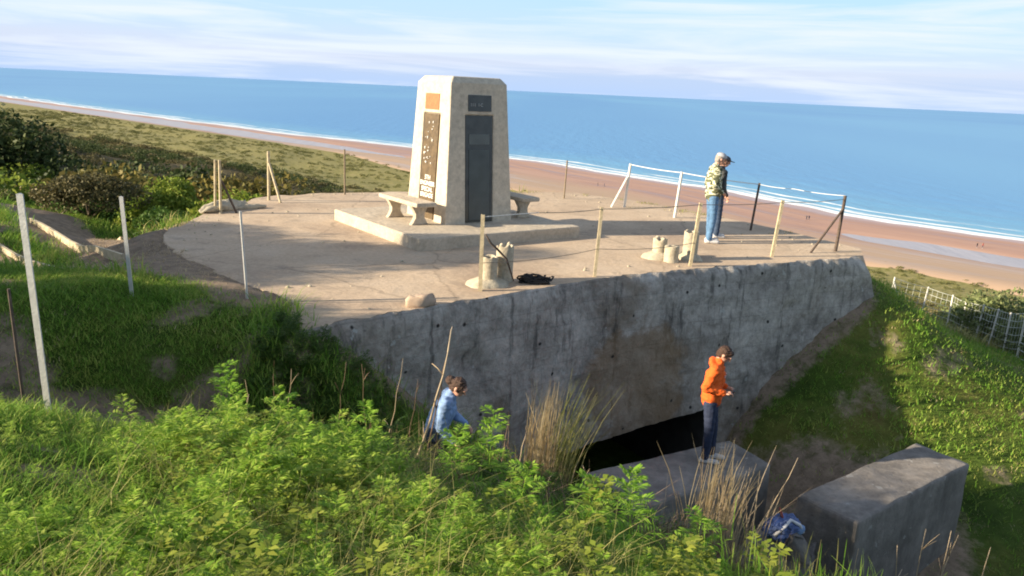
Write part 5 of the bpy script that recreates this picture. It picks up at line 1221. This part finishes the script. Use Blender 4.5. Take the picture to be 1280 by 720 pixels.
# ------------------------------------------------------------------ light, sky, camera
az, el = math.radians(SUN_AZ), math.radians(SUN_EL)
sd = Vector((-math.cos(az) * math.cos(el), -math.sin(az) * math.cos(el), math.sin(el)))
sun = bpy.data.objects.new('sun', bpy.data.lights.new('sun', 'SUN')); COL.objects.link(sun); sun.data.energy = 5.0; sun.data.angle = math.radians(.6); sun.data.color = (1, .84, .62)
sun.rotation_euler = sd.to_track_quat('Z', 'Y').to_euler(); sun.location = (0, 0, 30)
W = bpy.data.worlds.new('World'); SC.world = W; W.use_nodes = True; nt = W.node_tree; bgd = nt.nodes['Background']
sky = nd(nt, 'ShaderNodeTexSky', sky_type='NISHITA', sun_disc=False, sun_elevation=el, sun_rotation=math.atan2(sd.x, sd.y), air_density=1.0, dust_density=.6, ozone_density=1.6, altitude=40)
tc = nt.nodes.new('ShaderNodeTexCoord'); mp = nd(nt, 'ShaderNodeMapping'); mp.inputs['Scale'].default_value = (1.0, 1.0, 16); mp.inputs['Rotation'].default_value = (0, math.radians(1.5), 0)
nt.links.new(tc.outputs['Generated'], mp.inputs[0]); cn = noise(nt, mp.outputs[0], 2.3, 7, .58, .5)
cm = ramp(nt, cn.outputs[0], [(.45, 0.0), (.62, .85)])
sepz = nt.nodes.new('ShaderNodeSeparateXYZ'); nt.links.new(tc.outputs['Generated'], sepz.inputs[0])
band = ramp(nt, sepz.outputs[2], [(.0, .92), (.20, .85), (.45, .0)])
zn = nd(nt, 'ShaderNodeMath', operation='MULTIPLY_ADD'); nt.links.new(cn.outputs[0], zn.inputs[0]); zn.inputs[1].default_value = .05; nt.links.new(sepz.outputs[2], zn.inputs[2])
low = ramp(nt, zn.outputs[0], [(.022, (3.7 / 8, 5.0 / 8, 7.4 / 8)), (.040, (3.9 / 8, 5.0 / 8, 7.1 / 8)), (.056, (5.1 / 8, 5.7 / 8, 7.1 / 8)), (.085, (4.6 / 8, 5.95 / 8, 7.8 / 8)), (.14, (3.9 / 8, 6.0 / 8, 8.0 / 8)), (.3, (3.2 / 8, 5.0 / 8, 7.6 / 8))])
lows = nd(nt, 'ShaderNodeVectorMath', operation='SCALE'); nt.links.new(low.outputs[0], lows.inputs[0]); lows.inputs['Scale'].default_value = 9.0
skyc = mixc(nt, band.outputs[0], sky.outputs[0], lows.outputs[0])
skyc = mixc(nt, cm.outputs[0], skyc, (6.9, 7.5, 8.5))
nt.links.new(skyc, bgd.inputs[0]); bgd.inputs[1].default_value = .056

cam = bpy.data.objects.new('camera', bpy.data.cameras.new('camera')); COL.objects.link(cam); SC.camera = cam
roll = math.atan(58 / 1280); pitch = math.atan(247 * math.cos(roll) / 1000)
f = Vector((0, math.cos(pitch), -math.sin(pitch))); r0 = Vector((1, 0, 0)); u0 = r0.cross(f)
rt = r0 * math.cos(roll) + u0 * math.sin(roll); up = -r0 * math.sin(roll) + u0 * math.cos(roll)
cam.matrix_world = Matrix.Translation((0, 0, CZ)) @ Matrix((rt, up, -f)).transposed().to_4x4()
cam.data.sensor_width = 36; cam.data.lens = 1000 / 1280 * 36; cam.data.clip_start = .05; cam.data.clip_end = 200000
SC.view_settings.view_transform = 'Standard'; SC.view_settings.look = 'None'; SC.view_settings.gamma = 1; SC.view_settings.exposure = 1.2
SC.view_settings.use_curve_mapping = False
SC.cycles.pixel_filter_type = 'BLACKMAN_HARRIS'; SC.cycles.filter_width = 1.9; SC.cycles.max_bounces = 5; SC.cycles.transparent_max_bounces = 4; SC.cycles.use_denoising = True
